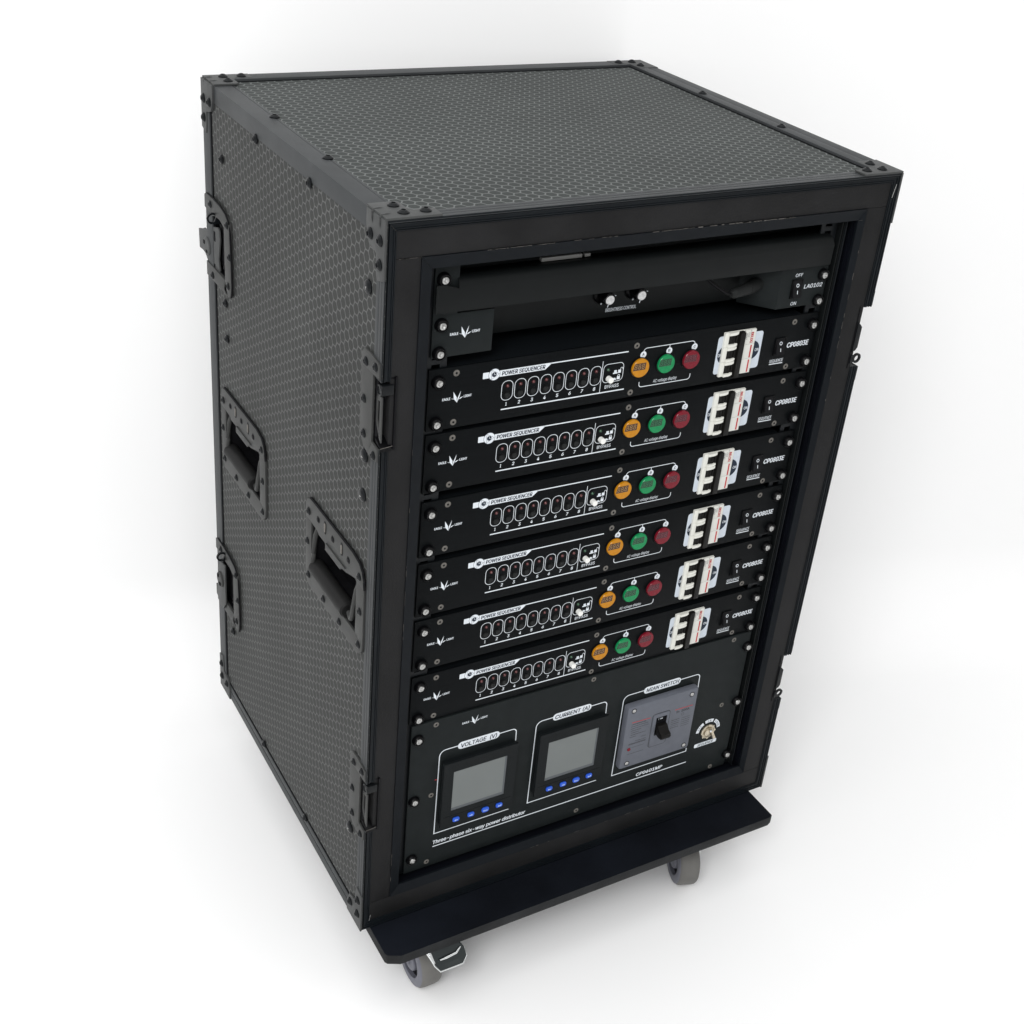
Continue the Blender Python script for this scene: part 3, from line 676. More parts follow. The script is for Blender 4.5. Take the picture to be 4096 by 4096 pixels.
# ================================================================ RACK UNITS: shared small meshes
def rack_screw_meshes():
    g = G(); g.cyl((0, 0, 0), 2, 0, 0, 26, prof=[(6.6, 0), (6.5, 1.0), (5.9, 3.6), (5.2, 4.4), (4.5, 4.2), (4.2, 2.9), (0, 2.9)])
    cup = g.mesh('cup_washer', 'cup')
    g = G(); prof = [(3.6, 2.6), (3.6, 3.9), (3.2, 4.6), (2.4, 5.0), (1.7, 5.1)]
    g.cyl((0, 0, 0), 2, 0, 0, 20, prof=prof)
    g.cyl((0, 0, 0), 2, 0, 0, 8, prof=[(1.7, 5.1), (.5, 4.1), (0, 4.0)])
    for a in (0, 90):
        for s_ in (-1, 1):
            c_, d_ = math.cos(math.radians(a+40)), math.sin(math.radians(a+40))
    hd = g.mesh('rack_screw', 'steel')
    g = G()
    for a in (40, 130):
        c_, d_ = math.cos(math.radians(a)), math.sin(math.radians(a)); w_ = .42; l_ = 2.6
        g.add([(c_*l_-d_*w_, d_*l_+c_*w_, 5.15), (-c_*l_-d_*w_, -d_*l_+c_*w_, 5.15), (-c_*l_+d_*w_, -d_*l_-c_*w_, 5.15), (c_*l_+d_*w_, d_*l_-c_*w_, 5.15), (0, 0, 5.45)], [(0, 1, 2, 3)])
    return cup, hd
CUP, HEAD = rack_screw_meshes()
def rack_screw(parent, x, y, z):
    a = place('rack_screw', HEAD, parent, (x, y, z), 'y-', random.random()*6); place('cup_washer', CUP, a, (x, y, z), 'z')
g = G(); g.cyl((0, 0, 0), 2, 0, 0, 20, prof=[(3.2, 0), (3.0, .25), (1.2, .3), (1.0, -.1)]); g.mi = 1; g.cyl((0, 0, 0), 2, 0, 0, 6, prof=[(1.15, .33), (0, .25)])
CSK = g.mesh('countersunk_screw', ['csk', 'black'])
def csk(parent, x, y, z): place('countersunk_screw', CSK, parent, (x, y, z), 'y-', random.random()*3)

def logo(g, cx, cz, s, y):
    """EAGLE <bird mark> LIGHT centred at the foot of the mark"""
    P = lambda a, b: (cx+a*s, cz+b*s)
    g.poly([P(-4.1, 11.4), P(-3.4, 4.2), P(0, 0), P(-.5, 5.4)][::-1], y)
    g.poly([P(-.3, 5.6), P(0.0, -.4), P(1.2, 3.6), P(3.6, 11.4)], y) if False else g.poly([P(3.4, 11.4), P(.35, 4.4), P(0, 0), P(1.2, 2.6), P(2.5, 6.5)][::-1], y)
    g.poly([P(-6.6, 4.9), P(-3.8, 4.4), P(-3.0, 3.6), P(-1.7, 3.2)][::-1], y)
    g.poly([P(6.2, 5.4), P(3.6, 4.9), P(2.4, 4.0), P(1.6, 3.2), P(3.4, 3.5)], y)
    g.text('EAGLE', *(cx-14.9*s, cx-7.0*s), cz+3.8*s, cz+6.2*s, y, 0, .02)
    g.text('LIGHT', *(cx+6.8*s, cx+14.6*s), cz+4.2*s, cz+6.6*s, y, 0, .02)

# ---------------------------------------------------------------- power sequencer (built where the topmost one stands)
Y0 = 17.0
def make_sequencer():
    PX0, PX1, PZ0, PZ1 = 53.6, 502.0, 598.4, 659.8
    t = thing('power_sequencer', (278, Y0+2, PZ0), '', 'power sequencer', 'power sequencers stacked in the rack')
    part('chassis', G().box(74, 482, Y0+2.6, 330, PZ0+2, PZ1-1.0), 'chassis', t)
    fp = part('front_panel', G().box(PX0, PX1, Y0, Y0+2.5, PZ0, PZ1, .3), 'panel', t)
    y = Y0-.12
    g = G()
    logo(g, 83.3, 623.7, 1.0, y)
    # title bar, clock badge
    part('title_tab', G().poly(rr(108.2, 114.6, 643.1, 649.2, .5)[::-1], y), 'white', fp)
    part('clock_badge', G().disc(120, 646.1, 5.7, y-.05), 'white', fp)
    part('title_bar', G().poly([(125.2, 642.9), (173.8, 642.9), (179.8, 647.9), (179.8, 649.2), (125.2, 649.2)], y), 'white', fp)
    part('bypass_outline', G().stroke(rr(239.8, 262.8, 618.6, 637.9, 4.6), .55, y, True), 'white', fp)
    g.stroke([(179, 648.6), (266.2, 648.2)], 1.1, y)
    g.stroke([(129.8, 608.8), (266.5, 608.4)], 1.2, y)
    for k in range(8):
        xc = 134.9+k*13.8; part('channel_outline', G().stroke(rr(xc-5.9, xc+5.9, 617.9, 637.6, 5.2), .55, y, True), 'white', fp)
        g.text(str(k+1), xc-(.55 if k == 0 else 1.15), xc+(.55 if k == 0 else 1.15), 612.2, 615.6, y, .1, .02)
    g.stroke([(238.2, 609.0), (238.2, 642.0)], .55, y)
    g.text('BYPASS', 243.6, 259.6, 612.2, 615.7, y, .0, .005)
    # button up / down icons and padlocks
    g.poly(rr(251.2, 256.4, 626.6, 628.0, .3)[::-1], y); g.poly(rr(252.4, 255.4, 627.9, 630.4, .3)[::-1], y)
    g.poly(rr(256.9, 260.2, 626.9, 630.4, .4)[::-1], y); g.stroke([(259.6, 630)]+arc(260.9, 631.3, 1.3, 180, 0, 5)+[(262.2, 630.4)], .5, y)
    g.poly(rr(250.7, 255.8, 620.0, 621.3, .3)[::-1], y); g.poly(rr(252.2, 254.7, 621.2, 622.3, .3)[::-1], y)
    g.poly(rr(256.4, 259.9, 620.2, 623.6, .4)[::-1], y); g.stroke([(257.0, 623.4)]+arc(258.15, 624.2, 1.15, 180, 0, 5)+[(259.3, 623.4)], .5, y)
    # phase bracket and letters
    g.stroke([(284.2, 645)]+arc(288.0, 645.0, 3.9, 178, 95, 4)+arc(341.6, 645.0, 3.9, 85, 2, 4)+[(345.4, 645)], .7, y)
    g.stroke([(314.8, 648.8), (314.8, 645)], .7, y)
    for xc in (284.2, 314.8, 345.4): part('phase_disc', G().disc(xc, 642.3, 3.55, y-.03, 20), 'white', fp)
    g.stroke([(283.8, 613.2)]+arc(287.0, 610.6, 3.1, 180, 270, 4)+arc(342.2, 610.4, 3.1, 270, 360, 4)+[(345.3, 613.2)], .75, y)
    g.text('AC voltage display', 300.6, 329.2, 609.9, 613.2, y, .08, .0)
    # breaker backing prints
    g.stroke([(447, 607.9), (464.9, 607.7)], 1.0, y); g.text('SEQUENCE', 446.8, 464.8, 609.5, 612.9, y, .1, .004)
    g.text('CP0803E', 466.9, 495.4, 624.2, 629.6, y, .12, .022)
    part('printed_legend', g, 'white', fp)
    g = G()
    part('breaker_label', G().poly(rr(374.4, 392, 607.1, 648.6, 3.0)[::-1], y), 'label', fp)
    part('breaker_label', G().poly(rr(413, 431.5, 607.5, 648.4, 3.0)[::-1], y), 'label', fp)
    g = G(); g.text('POWER SEQUENCER', 128.0, 173.6, 644.0, 647.9, y-.08, .12, .02)
    g.ring(120, 646.1, 5.95, .3, y-.06, 28); g.stroke([(117, 641.4), (117, 650.8), (125.2, 646.1)], .25, y-.1, True); g.disc(119.9, 646.1, 2.45, y-.12)
    for xc, s_ in ((284.2, 'A'), (314.8, 'B'), (345.4, 'C')): g.text(s_, xc-1.15, xc+1.15, 641.5, 644.1, y-.1, 0, .02)
    g.disc(386.7, 627.9, 10.5, y-.1, 32); g.disc(418.9, 628.2, 10.5, y-.1, 32)
    part('dark_print', g, 'ink', fp)
    g = G(); g.text('OFF', 376.7, 382.6, 626.2, 629.6, y-.2, .05, .01); g.text('ON', 423.9, 428.7, 626.5, 629.6, y-.2, .05, .01)
    g.stroke([(119.9, 648.0), (119.9, 646.0), (121.6, 645.9)], .35, y-.2); part('white_mark', g, 'white', fp)
    # channel buttons and lamps
    gb = G(); gb.cyl((0, 0, 0), 2, 0, 0, 20, prof=[(3.9, 0), (3.9, .2), (3.2, .25), (3.1, -.6)]); gb.mi = 1
    gb.cyl((0, 0, 0), 2, 0, 0, 18, prof=[(2.6, -.4), (2.6, 1.6), (2.2, 2.0), (0, 2.1)]); btn = gb.mesh('channel_button', ['cup', 'button'])
    gl = G(); gl.cyl((0, 0, 0), 2, 0, 0, 14, prof=[(2.3, 0), (2.2, .25), (1.8, .3)]); gl.mi = 1
    gl.cyl((0, 0, 0), 2, 0, 0, 14, prof=[(1.7, .2), (1.5, .9), (.9, 1.5), (0, 1.7)]); led = gl.mesh('channel_lamp', ['cup', 'redled'])
    gled = led.copy(); gled.materials[1] = M['greenled']; gled.name = 'bypass_lamp'
    for k in range(8):
        xc = 134.9+k*13.8
        place('channel_button', btn, t, (xc-.2, Y0-.05, 623.3), 'y-'); place('channel_lamp', led, t, (xc-.0, Y0-.05, 632.5), 'y-')
    place('bypass_lamp', gled, t, (245.0, Y0-.05, 632.2), 'y-')
    g = G(); g.cyl((0, 0, 0), 2, 0, 0, 20, prof=[(3.0, -.2), (3.0, 5.3), (2.6, 5.8), (0, 5.9)]); wb = g.mesh('bypass_button', 'wbutton'); place('bypass_button', wb, t, (246.6, Y0, 622.6), 'y-')
    # voltage displays
    for xc, a, b, c in ((281.3, 'amber', 'amber_w', 'amber_d'), (311.7, 'greenlens', 'green_w', 'green_d'), (342.2, 'redlens', 'red_w', 'red_d')):
        zc = 629.6
        g = G(); g.cyl((0, 0, 0), 2, 0, 0, 36, prof=[(10.6, 0), (10.5, 1.0), (10.1, 1.2), (9.9, .6)]); g.mi = 1
        g.cyl((0, 0, 0), 2, 0, 0, 36, prof=[(9.9, .4), (9.8, 3.0), (9.3, 3.6), (8.6, 3.7), (0, 3.7)])
        me = g.mesh('voltage_display', ['cup', a]); h = place('voltage_display', me, t, (xc, Y0, zc), 'y-')
        h['label'] = {'amber': 'amber round voltage display', 'greenlens': 'green round voltage display', 'redlens': 'dark red round voltage display'}[a]
        yy = Y0-3.78
        def loc(g_):   # to the lens's own rotated frame
            g_.v = [(p[0]-xc, p[2]-zc, Y0-p[1]) for p in g_.v]; return g_
        g = G(); q = [(xc-9.5, zc-1.6), (xc+4.9, zc-1.6), (xc+5.2, zc+5.8), (xc-7.6, zc+5.8), (xc-8.9, zc+3.2)]; g.poly(q, yy)
        o = bpy.data.objects.new('display_window', loc(g).mesh('display_window', b)); COL.objects.link(o); o.parent = h
        g = G()
        for k in range(3): g.text('8', xc-8.2+k*4.3, xc-5.0+k*4.3, zc-.4, zc+4.8, yy-.08, .05, 0)
        o = bpy.data.objects.new('display_digits', loc(g).mesh('display_digits', c)); COL.objects.link(o); o.parent = h
        g = G(); g.tube([(xc+6.4, Y0-1.3, zc-8.2), (xc+7.6, Y0-1.3, zc-7.0)], .35, 5); o = bpy.data.objects.new('lens_notch', loc(g).mesh('lens_notch', 'steel')); COL.objects.link(o); o.parent = h
    # triple-pole breaker
    yb = Y0-2.0
    g = G(); g.box(380.3, 419.8, yb+.9, Y0+20, 604.4, 652.8, .3); cb = part('circuit_breaker', g, 'mcb', t, 'white three-pole circuit breaker with black lever')
    part('breaker_recess', G().box(385.4, 408.5, yb+.7, yb+1.0, 605.5, 651.5), 'mcb_dark', cb)
    for k in range(3):
        z0 = 604.5+k*16.15; z1 = z0+15.9
        g = G(); g.prism([(380.2, z0), (385.8, z0), (385.8, z1), (380.2, z1)], 1, yb-.6, yb+1, .3)
        arm = lambda za, zb, dz_: g.prism([(385, za), (392, za-.0+dz_*.0), (396.0, za+.6), (398.4, za+1.6), (398.2, zb+1.0), (395, zb+.2), (391, zb), (385, zb)], 1, yb-2.4, yb+1, .5)
        g.prism([(385, z0), (391, z0), (393.5, z0+.5), (395.6, z0+1.4), (395.6, z0+3.7), (393, z0+3.1), (391, z0+2.9), (385, z0+2.9)], 1, yb-2.6, yb+1, .5)
        g.prism([(385, z1), (391, z1), (393.5, z1+.1), (395.7, z1+.6), (395.6, z1-1.9), (393, z1-2.9), (391, z1-3.0), (385, z1-3.0)][::-1], 1, yb-2.6, yb+1, .5)
        part('pole_frame', g, 'mcb', cb)
        g = G(); g.box(406.0, 419.7, yb-.5, yb+1, z0, z1, .25); part('pole_label', g, 'mcb_lab', cb)
        g = G()
        if k < 2: g.box(415.2, 416.9, yb-.62, yb-.4, z0+.9, z1-1.2)
        else: g.text('DELIXI', 409.3, 420.7, 642.3, 645.3, yb-.62, 0, .03, rot=(415, 643.8, -90+.0))
        part('red_marking', g, 'redprint', cb)
        if k == 2:
            g = G(); g.text('DZ47', 404.6, 411.2, 644.6, 646.6, yb-.62, 0, .02, rot=(407.9, 645.5, -90)); g.text('C63', 407.6, 412.6, 646.6, 648.4, yb-.62, 0, .02, rot=(410.3, 647, -90)); g.text('400V~', 404.5, 411.5, 644.5, 646.0, yb-.62, 0, .0, rot=(412.4, 644.5, -90))
            part('grey_marking', g, 'greyprint', cb)
    g = G(); g.box(391.2, 394.0, yb-.3, yb+1, 605.8, 650.6, .3); g.box(387, 399, yb+.2, yb+.9, 606, 650.4)
    part('toggle_slot', g, 'lever', cb)
    g = G(); g.prism([(397.6, 602.4), (404.2, 602.4), (404.4, 650.0), (403.1, 652.6), (399.0, 652.6), (397.8, 650.0)], 1, yb-3.8, yb+1, .8); g.box(394.6, 398.0, yb-1.0, yb+1, 604.6, 651.0, .3); g.box(404.2, 406.6, yb-1.0, yb+1, 604.6, 650.5, .3); part('breaker_lever', g, 'lever', cb)
    # rocker switch
    rocker(t, 456.4, 627.2, 6.7, 9.6, Y0)
    for x_, z_ in ((81, 653.4), (81, 604.2), (275.2, 653.0), (274.8, 603.3), (471, 652.5), (470.6, 602.4)): csk(t, x_, Y0-.05, z_)
    for x_ in (62.6, 495.2):
        for z_ in (647.2, 605.8): rack_screw(t, x_, Y0-.1, z_)
    return t
def rocker(t, xc, zc, hw, hh, y):
    g = G()
    for q in ((xc-hw, xc-hw+1, zc-hh, zc+hh), (xc+hw-1, xc+hw, zc-hh, zc+hh), (xc-hw, xc+hw, zc-hh, zc-hh+1), (xc-hw, xc+hw, zc+hh-1, zc+hh)): g.box(q[0], q[1], y-1.3, y, q[2], q[3], .2)
    g.box(xc-hw+.9, xc+hw-.9, y-.2, y, zc-hh+.9, zc+hh-.9)
    h = part('rocker_switch', g, 'cup', t)
    g = G(); g.prism([(y-.2, zc-hh+1.4), (y-4.2, zc-hh+1.6), (y-2.6, zc-.5), (y-1.2, zc+hh-1.4), (y-.2, zc+hh-1.4)], 0, xc-hw+1.5, xc+hw-1.5, .3); part('rocker', g, 'rubber', h)
    g = G()
    def fr(z_): return y-1.2-(zc+hh-1.4-z_)/(hh-.9)*1.4-.12 if z_ > zc-.5 else y-2.6-(zc-.5-z_)/(hh-2.1)*1.6-.12
    n = 16
    vs = []
    for r in (1.9, 1.25): vs += [(xc-.1+r*math.cos(2*math.pi*i/n), fr(zc+4+r*math.sin(2*math.pi*i/n))-.05, zc+4.0+r*math.sin(2*math.pi*i/n)) for i in range(n)]
    g.add(vs, [(i, (i+1) % n, n+(i+1) % n, n+i) for i in range(n)])
    g.add([(xc-.4, fr(zc-4.8)-.05, zc-4.8), (xc+.4, fr(zc-4.8)-.05, zc-4.8), (xc+.4, fr(zc-1.2)-.05, zc-1.2), (xc-.4, fr(zc-1.2)-.05, zc-1.2)], [(0, 1, 2, 3)])
    part('rocker_marking', g, 'white', h)
seq = make_sequencer()
POS = [0, -66.2, -137.2, -205.9, -273.1, -342.7]
LBL = ['topmost black power sequencer panel, right under the rack light',
       'second power sequencer panel from the top of the rack',
       'third power sequencer panel from the top of the rack',
       'fourth power sequencer panel from the top, two above the lowest one',
       'fifth power sequencer panel from the top, next above the lowest one',
       'lowest power sequencer panel, resting against the meter panel below it']
for i, dz in enumerate(POS):
    o = seq if i == 0 else copy_tree(seq)
    o.location = (278*K, (Y0+2)*K, (598.4+dz)*K); o.rotation_euler = (0, math.radians(0.10 if i == 0 else 0.33), 0)
    o['label'] = LBL[i]
seqs = [o for o in COL.objects if o.name.startswith('power_sequencer')]
for o in seqs:      # each unit's breaker and displays keep their plain labels
    pass

# ================================================================ RACK LIGHT
lamp = thing('rack_light', (278, 30, 668), 'black rack light with long curved hood, two dimmer knobs and a rocker switch', 'rack light')
yh = 12.0
g = G(); g.prism([(54, 715.4), (498.5, 713.2), (499.3, 734.5), (76, 736), (73.5, 737.5), (62, 741), (54, 741)], 1, yh, yh+2, .4)
part('hood', g, 'hood', lamp)
g = G(); n = 9; vs = []
for i in range(n+1):
    a = math.radians(90*i/n); yy = yh+.02+10*(1-math.cos(a)); zz_ = 734.8+10.6*math.sin(a)
    vs += [(75.5+1.6*i/n, yy, zz_+.5), (499.0-5*i/n, yy, zz_-.7)]
vs += [(77, yh+24, 744.5), (494, yh+24, 743.5)]
g.add(vs, [(2*i, 2*i+1, 2*i+3, 2*i+2) for i in range(n+1)]); part('hood_top', g, 'hood', lamp)
part('hood_end', G().prism([(yh+2, 730), (yh+2, 740), (yh+9, 744.5), (yh+23, 744), (yh+23, 730)], 0, 78.5, 80), 'hood', lamp)
part('hood_end', G().prism([(yh+2, 730), (yh+2, 739), (yh+9, 743.5), (yh+23, 743), (yh+23, 730)], 0, 491, 492.5), 'hood', lamp)
g = G(); g.box(165, 207.5, 27, 31, 745.6, 749.0, .3); g.box(210.6, 216.4, 27, 31, 745.8, 748.6, .3); part('gap_light_strip', g, 'tube', lamp)  # added grey bars imitating light seen through the gap above the hood
g = G(); g.box(54.5, 114.8, Y0, Y0+2, 671.0, 711.6, .5); g.box(54.5, 78, Y0, Y0+2, 711, 757, .3); ear = part('mounting_ear', g, 'panel2', lamp)
g = G(); logo(g, 87.0, 687.2, 1.0, Y0-.15); part('printed_legend', g, 'white', ear)
g = G(); g.prism([(441.5, Y0), (502, Y0), (502, 47), (414, 47)], 2, 669.2, 714, .4); ear2 = part('switch_housing', g, 'panel2', lamp)
g = G(); g.text('LA0102', 474.0, 498.0, 688.4, 692.6, Y0-.15, .12, .012); g.text('OFF', 459.9, 469.4, 702.2, 705.6, Y0-.15, .05, .004); g.text('ON', 460.2, 467.4, 671.6, 675.2, Y0-.15, .05, .004)
part('printed_legend', g, 'white', ear2)
rocker(lamp, 463.6, 689.5, 6.8, 10.2, Y0)
part('recess_plate', G().box(60, 500, 47, 49, 672.4, 745, .3), 'hood', lamp)
g = G(); g.text('BRIGHTNESS CONTROL', 254.4, 289.8, 678.3, 681.8, 46.85, .08, .006); part('printed_legend', g, 'white', lamp)
for x_, z_ in ((247.6, 700.0), (283.8, 700.2)):
    g = G(); n = 24; prof = [(9.4, 0), (9.2, 2), (7.4, 4)]
    g.cyl((0, 0, 0), 2, 0, 0, 28, prof=prof)
    vs = []; 
    for zz_ in (3.5, 14.5): vs += [((6.6 if i % 4 < 2 else 5.9)*math.cos(2*math.pi*i/n), (6.6 if i % 4 < 2 else 5.9)*math.sin(2*math.pi*i/n), zz_) for i in range(n)]
    g.add(vs, [(i, (i+1) % n, n+(i+1) % n, n+i) for i in range(n)]+[tuple(range(n, 2*n))])
    g.mi = 1; g.cyl((0, 0, 14.5), 2, 0, 0, 24, prof=[(4.9, 0), (4.8, 1.0), (4.4, 1.3), (0, 1.35)])
    g.mi = 2; g.box(-.3, .3, -7.6, -5.0, 14.7, 15.1); g.box(-.3, .3, -9.0, -7.4, 3.4, 4.6); g.box(4.6, 5.8, 4.6, 5.2, 12, 14.6)
    kn = g.mesh('dimmer_knob', ['cup', 'knobcap', 'white']); place('dimmer_knob', kn, lamp, (x_, 46.8, z_-2.5), 'y-', -.25)
g = G(); A, A2, A3, B = [Vector(v) for v in ((381.1, 18, 692.4), (392.2, 21, 692.6), (407.4, 26, 692.3), (428, 35.5, 691.9))]
pts = [A, A.lerp(A2, .3)]; rs = [3.0, 4.4]
N = 9
for i in range(N):
    q = A.lerp(A2, .35).lerp(A3, i/(N-1)); pts += [q, q+(A3-A)*.012]; rs += [5.0+i*.16, 4.4+i*.16]
pts += [A3, B]; rs += [6.4, 7.2]
g.tube(pts, rs, 16); part('power_plug', g, 'button', lamp)
g = G(); g.tube([(383, 18.6, 692.5), (377, 18.5, 693.3), (369.6, 20, 697.7), (361, 22, 703.5), (352, 26, 711), (345, 30, 720)], 1.5, 8); part('power_cable', g, 'cup', lamp)
g = G(); g.cyl((430, 38.5, 692), 1, 9.5, 2.0, 24); part('socket_collar', g, 'cup', lamp)
csk(lamp, 81.5, Y0+40, 660) if False else None
for x_, z_ in ((62.4, 744.8), (62.6, 702.6), (61.8, 675.8), (495.8, 701.5), (495.2, 673.6)): rack_screw(lamp, x_, Y0-.1 if z_ < 720 else Y0-.1, z_)

# ================================================================ POWER DISTRIBUTOR (meter panel)
YB = 15.0
pd = thing('power_distributor', (277, YB+2, 47), 'large black panel with two grey screens and grey main switch, lowest in the rack', 'power distributor')
part('chassis', G().box(76, 480, YB+2.6, 330, 50, 252), 'chassis', pd)
fp = part('front_panel', G().prism([(55.8, 47.0), (499.5, 46.6), (499.5, 253.6), (55.8, 256.8)], 1, YB, YB+2.5, .3), 'panel2', pd)
y = YB-.12
g = G(); logo(g, 130.4, 236.6, 1.02, y)
def boxline(x0, x1, zt, zb, rl, rr_, zr, foot):
    return [(x1+.3, zb+foot), (x1+.3, zb), (x0+1, zb)] + [(x0-.6+.2, zb), (x0-.6+.3, zb+1), (x0, zt-rl)] + arc(x0+rl, zt-rl, rl, 180, 90, 5)[1:] + [(x1-rr_, zt)] + arc(x1-rr_, zt-rr_, rr_, 90, 0, 5)[1:] + [(x1+.4, zr)]
for x0, x1, zt, zb, zr, ft in ((90.6, 183.8, 212.2, 94.0, 194.9, 0.2), (209.2, 301.6, 211.8, 93.4, 194, 0.2), (324.6, 432.2, 211.0, 92.0, 190, 5)):
    g.stroke(boxline(x0, x1, zt, zb, 7.5, 5, zr, ft), 1.15, y)
for x0, x1, z0, z1 in ((112, 162.8, 206.8, 216.4), (230, 280.6, 206.4, 216.0), (352, 404.2, 205.4, 215.0)):
    part('title_plate', G().poly(rr(x0, x1, z0, z1, 4.7, 7)[::-1], y-.05), 'white', fp)
g.text('Three-phase six-way power distributor', 89.8, 207.4, 78.3, 83.4, y, .12, .018)
g.stroke([(89.8, 74.8), (436.0, 73.4)], 1.25, y)
g.text('CP0601MP', 361.3, 399.2, 77.6, 82.2, y, .12, .025)
part('title_plate', G().poly(rr(444.6, 478.2, 91.8, 97.6, 1.6)[::-1], y), 'white', fp)
for a0, a1 in ((176, 122), (112, 68), (58, 4)): g.stroke(arc(461.4, 114.2, 15.9, a0, a1, 8), 4.6, y)
part('printed_legend', g, 'white', fp)
g = G(); g.text('VOLTAGE  (V)', 115.9, 159.2, 208.7, 213.9, y-.12, .12, .016); g.text('CURRENT (A)', 233.2, 277.8, 208.4, 213.6, y-.12, .12, .016); g.text('MIAN SWITCH', 356.0, 401.8, 207.6, 212.6, y-.12, .12, .016)
g.text('SEQUENCE', 449.5, 473.5, 93.0, 96.4, y-.12, .25, .01)
for s_, am in (('OFF', 149), ('ON', 90), ('LOCAL', 31)):
    L_ = {'OFF': 7.5, 'ON': 5.5, 'LOCAL': 11}[s_]; r_ = 15.9
    for k, ch in enumerate(s_):
        n_ = len(s_); a_ = am-(k-(n_-1)/2)*(L_/n_)/r_*57.3*1.15
        px, pz = 461.4+r_*math.cos(math.radians(a_)), 114.2+r_*math.sin(math.radians(a_))
        g.text(ch, px-.8, px+.8, pz-1.2, pz+1.2, y-.12, .1, .01, rot=(px, pz, a_-90))
part('dark_print', g, 'ink', fp)
for x_, z_ in ((84, 250.6), (83.6, 152.9), (83.4, 54.6), (278.4, 250.0), (279.5, 54.5), (474.6, 248.0), (475.8, 149.9), (477.0, 51.4)): csk(pd, x_, YB-.05, z_)
for x_, z_ in ((63.2, 237.6), (62.8, 152.6), (64.0, 66.8), (496.6, 233.0), (497.6, 150.0), (499.0, 65.0)): rack_screw(pd, x_, YB-.1, z_)

def meter(x0, x1, z0, z1, sx0, sx1, sz0, sz1, bx, bz, label):
    yf = 6.0
    g = G(); g.box(x0+1.2, x1-1.2, yf+1.5, YB, z0+1.2, z1-1.2, .5)
    # bezel as a frame round the recessed screen
    for a in ((x0, sx0, z0, z1), (sx1, x1, z0, z1), (sx0-.1, sx1+.1, sz1, z1), (sx0-.1, sx1+.1, z0, sz0)): g.box(a[0], a[1], yf, yf+3, a[2], a[3])
    h = part('panel_meter', g, 'bezel', pd, label)
    g = G(); g.box(x0-.4, x1+.4, yf+.8, yf+2.6, z0-.4, z1+.4, .8); part('bezel_lip', g, 'bezel', h)
    part('screen_border', G().box(sx0-.2, sx1+.2, yf+.5, yf+1, sz0-.2, sz1+.2), 'screenedge', h)
    part('screen', G().box(sx0+.4, sx1-2.6, yf+.35, yf+.6, sz0+4.2, sz1-.2), 'screen', h)
    part('bezel_seam', G().box(x0+3, x1-3, yf-.06, yf+.1, bz+6.4, bz+6.9), 'black', h)
    for k, b in enumerate(bx):
        g = G(); q = rr(b-4.1, b+4.1, bz-2.9, bz+2.9, 2.2)
        if k == 2: q = rr(b-4.6, b+4.6, bz-3.4, bz+3.4, 3.2)
        g.prism(q, 1, yf-1.6, yf+.1, .5); kb = part('meter_button', g, 'blue', h)
        g = G(); yy = yf-1.72; z_ = bz-.5
        if k == 0: g.stroke([(b+1.9, z_), (b-1, z_)], .8, yy); g.poly([(b-2.2, z_), (b-.4, z_-1.3), (b-.4, z_+1.3)], yy)
        if k == 1: g.stroke([(b-1.9, z_), (b+1, z_)], .8, yy); g.poly([(b+2.2, z_), (b+.4, z_+1.3), (b+.4, z_-1.3)], yy)
        if k == 2: g.text('Menu', b-2.6, b+2.6, z_-.9, z_+1.1, yy, .0, .01)
        if k == 3: g.stroke([(b+2.0, z_+1.4), (b+2.0, z_), (b-1, z_)], .8, yy); g.poly([(b-2.2, z_), (b-.4, z_-1.3), (b-.4, z_+1.3)], yy)
        part('button_marking', g, 'bprint', kb)
def part3(*a): pass
meter(92.6, 182.8, 108.2, 198.6, 104.5, 170.3, 129.4, 185.4, (111.2, 129.6, 147.6, 165.0), 115.9, 'square panel meter under the VOLTAGE sign')
meter(211.0, 300.8, 108.4, 198.3, 222.7, 289.0, 128.4, 184.8, (230.0, 248.4, 266.0, 283.4), 115.5, 'square panel meter under the CURRENT sign')
# moulded main breaker
g = G(); g.box(326.0, 426.2, 5.0, YB, 107.6, 200.2, 3.6); mb = part('main_switch', g, 'mccb', pd, 'grey moulded main switch with black toggle', ang=45)
yf = 5.0-.1
g = G(); g.stroke(rr(363.2, 388.0, 129.4, 178.8, 3.5), .8, yf, True); part('toggle_outline', g, 'mccb_ink', mb)
g = G(); g.prism(rr(364.2, 387.2, 130.2, 178.0, 3.2), 1, 4.2, 5.4, .3); part('toggle_surround', g, 'mccb', mb)
g = G(); g.box(368.8, 383.6, 4.0, 4.4, 146.6, 172.8); part('toggle_slot', g, 'black', mb)
g = G(); g.prism([(4.3, 150.5), (4.3, 163.5), (.5, 163.0), (-4.5, 157.5), (-8.5, 155.8), (-9.6, 153.0), (-8.6, 149.6), (-3.0, 148.0)], 0, 369.6, 383.0, .8)
part('toggle', g, 'lever', mb)
g = G(); g.text('I', 371.6, 372.2, 169.6, 171.6, 3.9, 0, .01); g.text('ON', 373.6, 377.4, 169.8, 171.6, 3.9, 0, .01); part('toggle_marking', g, 'white', mb)
g = G(); g.cyl((0, 0, 0), 2, 0, 0, 18, prof=[(3.4, .05), (3.3, .3), (2.9, .3), (2.8, .0)]); g.mi = 1; g.cyl((0, 0, 0), 2, 0, 0, 16, prof=[(2.5, .0), (2.3, .5), (1.2, .8), (0, .3)]); ms = g.mesh('cover_screw', ['hubdark', 'steel'])
for x_, z_ in ((334.6, 194.0), (416.6, 192.3), (335.8, 115.2), (418.2, 114.6)): place('cover_screw', ms, mb, (x_, 5.0, z_), 'y-', random.random()*3)
g = G(); g.stroke([(334.2, 176.6), (360.0, 175.9)], .8, yf); g.stroke([(395.2, 175.8), (420.8, 175.4)], .8, yf); part('red_marking', g, 'redprint', mb)
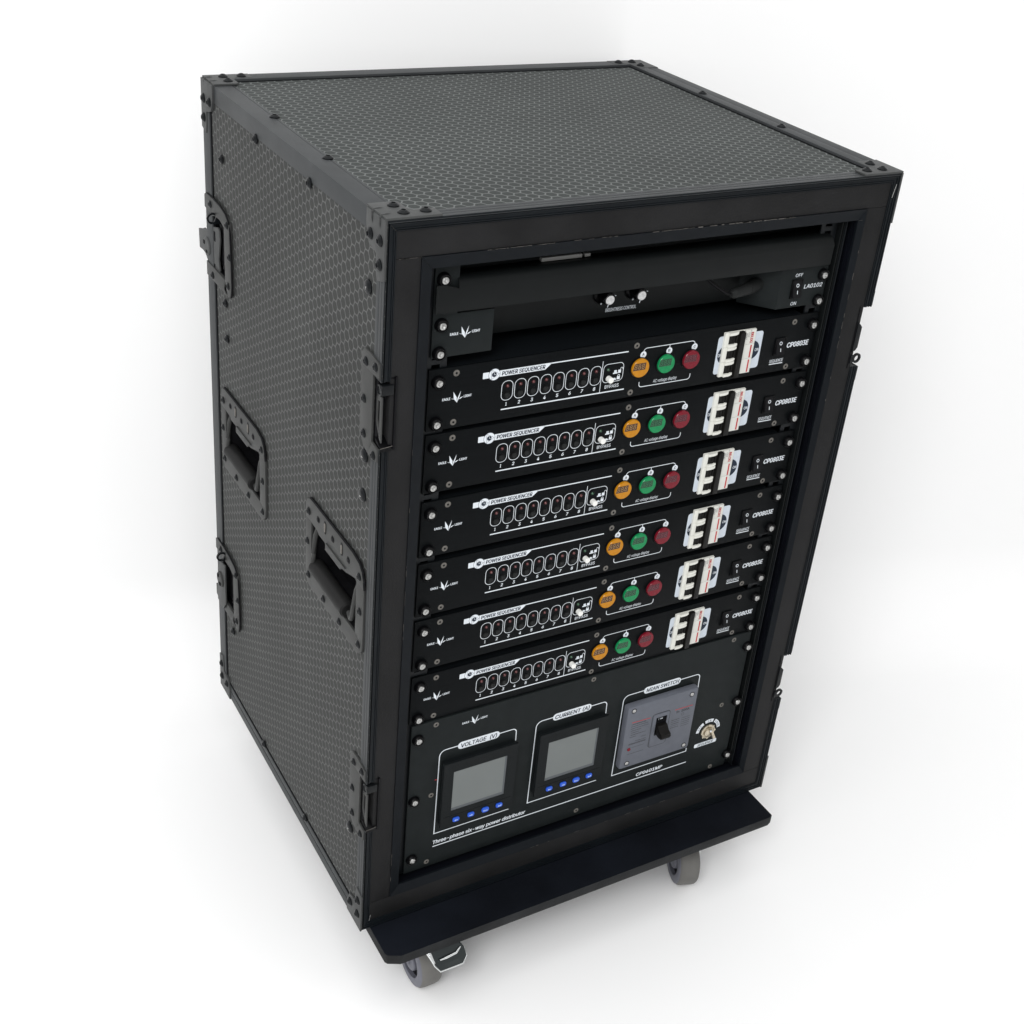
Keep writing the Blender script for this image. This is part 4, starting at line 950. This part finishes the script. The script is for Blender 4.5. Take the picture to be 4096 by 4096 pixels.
part('test_button', G().cyl((335.4, 5.0, 136.6), 1, 2.2, -.8, 18), 'redlens', mb)
g = G(); g.text('In  200A', 397.6, 416.4, 170.2, 173.3, yf, 0, .02)
rn = random.Random(5)
def dash(x0, x1, z_, t_):
    x_ = x0
    while x_ < x1:
        l = rn.uniform(.6, 1.8); g.stroke([(x_, z_), (min(x1, x_+l), z_)], t_, yf); x_ += l+rn.uniform(.25, .6)
dash(334, 354.5, 173.6, 1.2)
for k, (a, b) in enumerate(((334, 358), (334, 359), (334.5, 349), (335, 346), (335, 356), (334, 343), (350, 357))): dash(a, b, 170.6-k*3.2, .85)
for a, b, c in ((343, 358, 147), (334, 358, 144.4), (334, 358, 143.2)): dash(a, b, c, .8)
dash(334, 357, 128.9, .6); dash(339, 357, 138, .5)
for k in range(5): dash(392.5, 404, 160.6-k*2.9, .95 if k % 2 == 0 else .6); dash(407, 419, 160.0-k*3.1, .65)
g.ring(407.6, 166, 1.8, .35, yf, 14)
part('faint_lettering', g, 'mccb_ink', mb)
# key switch
g = G(); n = 32
g.cyl((461.4, YB, 113.9), 1, 0, 0, 32, prof=[(10.2, 0), (10.2, -1.2), (9.4, -2.0), (8.2, -2.1), (7.8, -1.4), (7.0, -1.3), (6.6, -3.6), (5.6, -4.2), (0, -4.3)])
for k in range(8):
    a = 2*math.pi*k/8; g.cyl((461.4+9.6*math.cos(a), YB-.9, 113.9+9.6*math.sin(a)), 1, 1.5, -.9, 8)
ks = part('key_switch', g, 'brass', pd)
g = G(); g.prism([(459.3, 120.4), (462.3, 121.2), (469.3, 107.0), (466.0, 105.6)], 1, YB-8.2, YB-4.2, .6); part('switch_wing', g, 'brass', ks)
part('indicator_dot', G().cyl((458.9, YB-8.3, 120.6), 1, 1.5, -.3, 12), 'white', ks)
part('red_marking', G().box(86.8, 89.6, y-.1, y, 173.0, 174.0), 'redprint', pd)

for o in COL.objects:      # lettering and marks too fine to pick apart
    if o.name.split('.')[0] in ('printed_legend', 'dark_print', 'white_mark', 'faint_lettering', 'scuff_mark', 'display_digits', 'grey_marking', 'red_marking', 'toggle_marking', 'button_marking', 'rocker_marking', 'blade_slot'):
        o['kind'] = 'stuff'
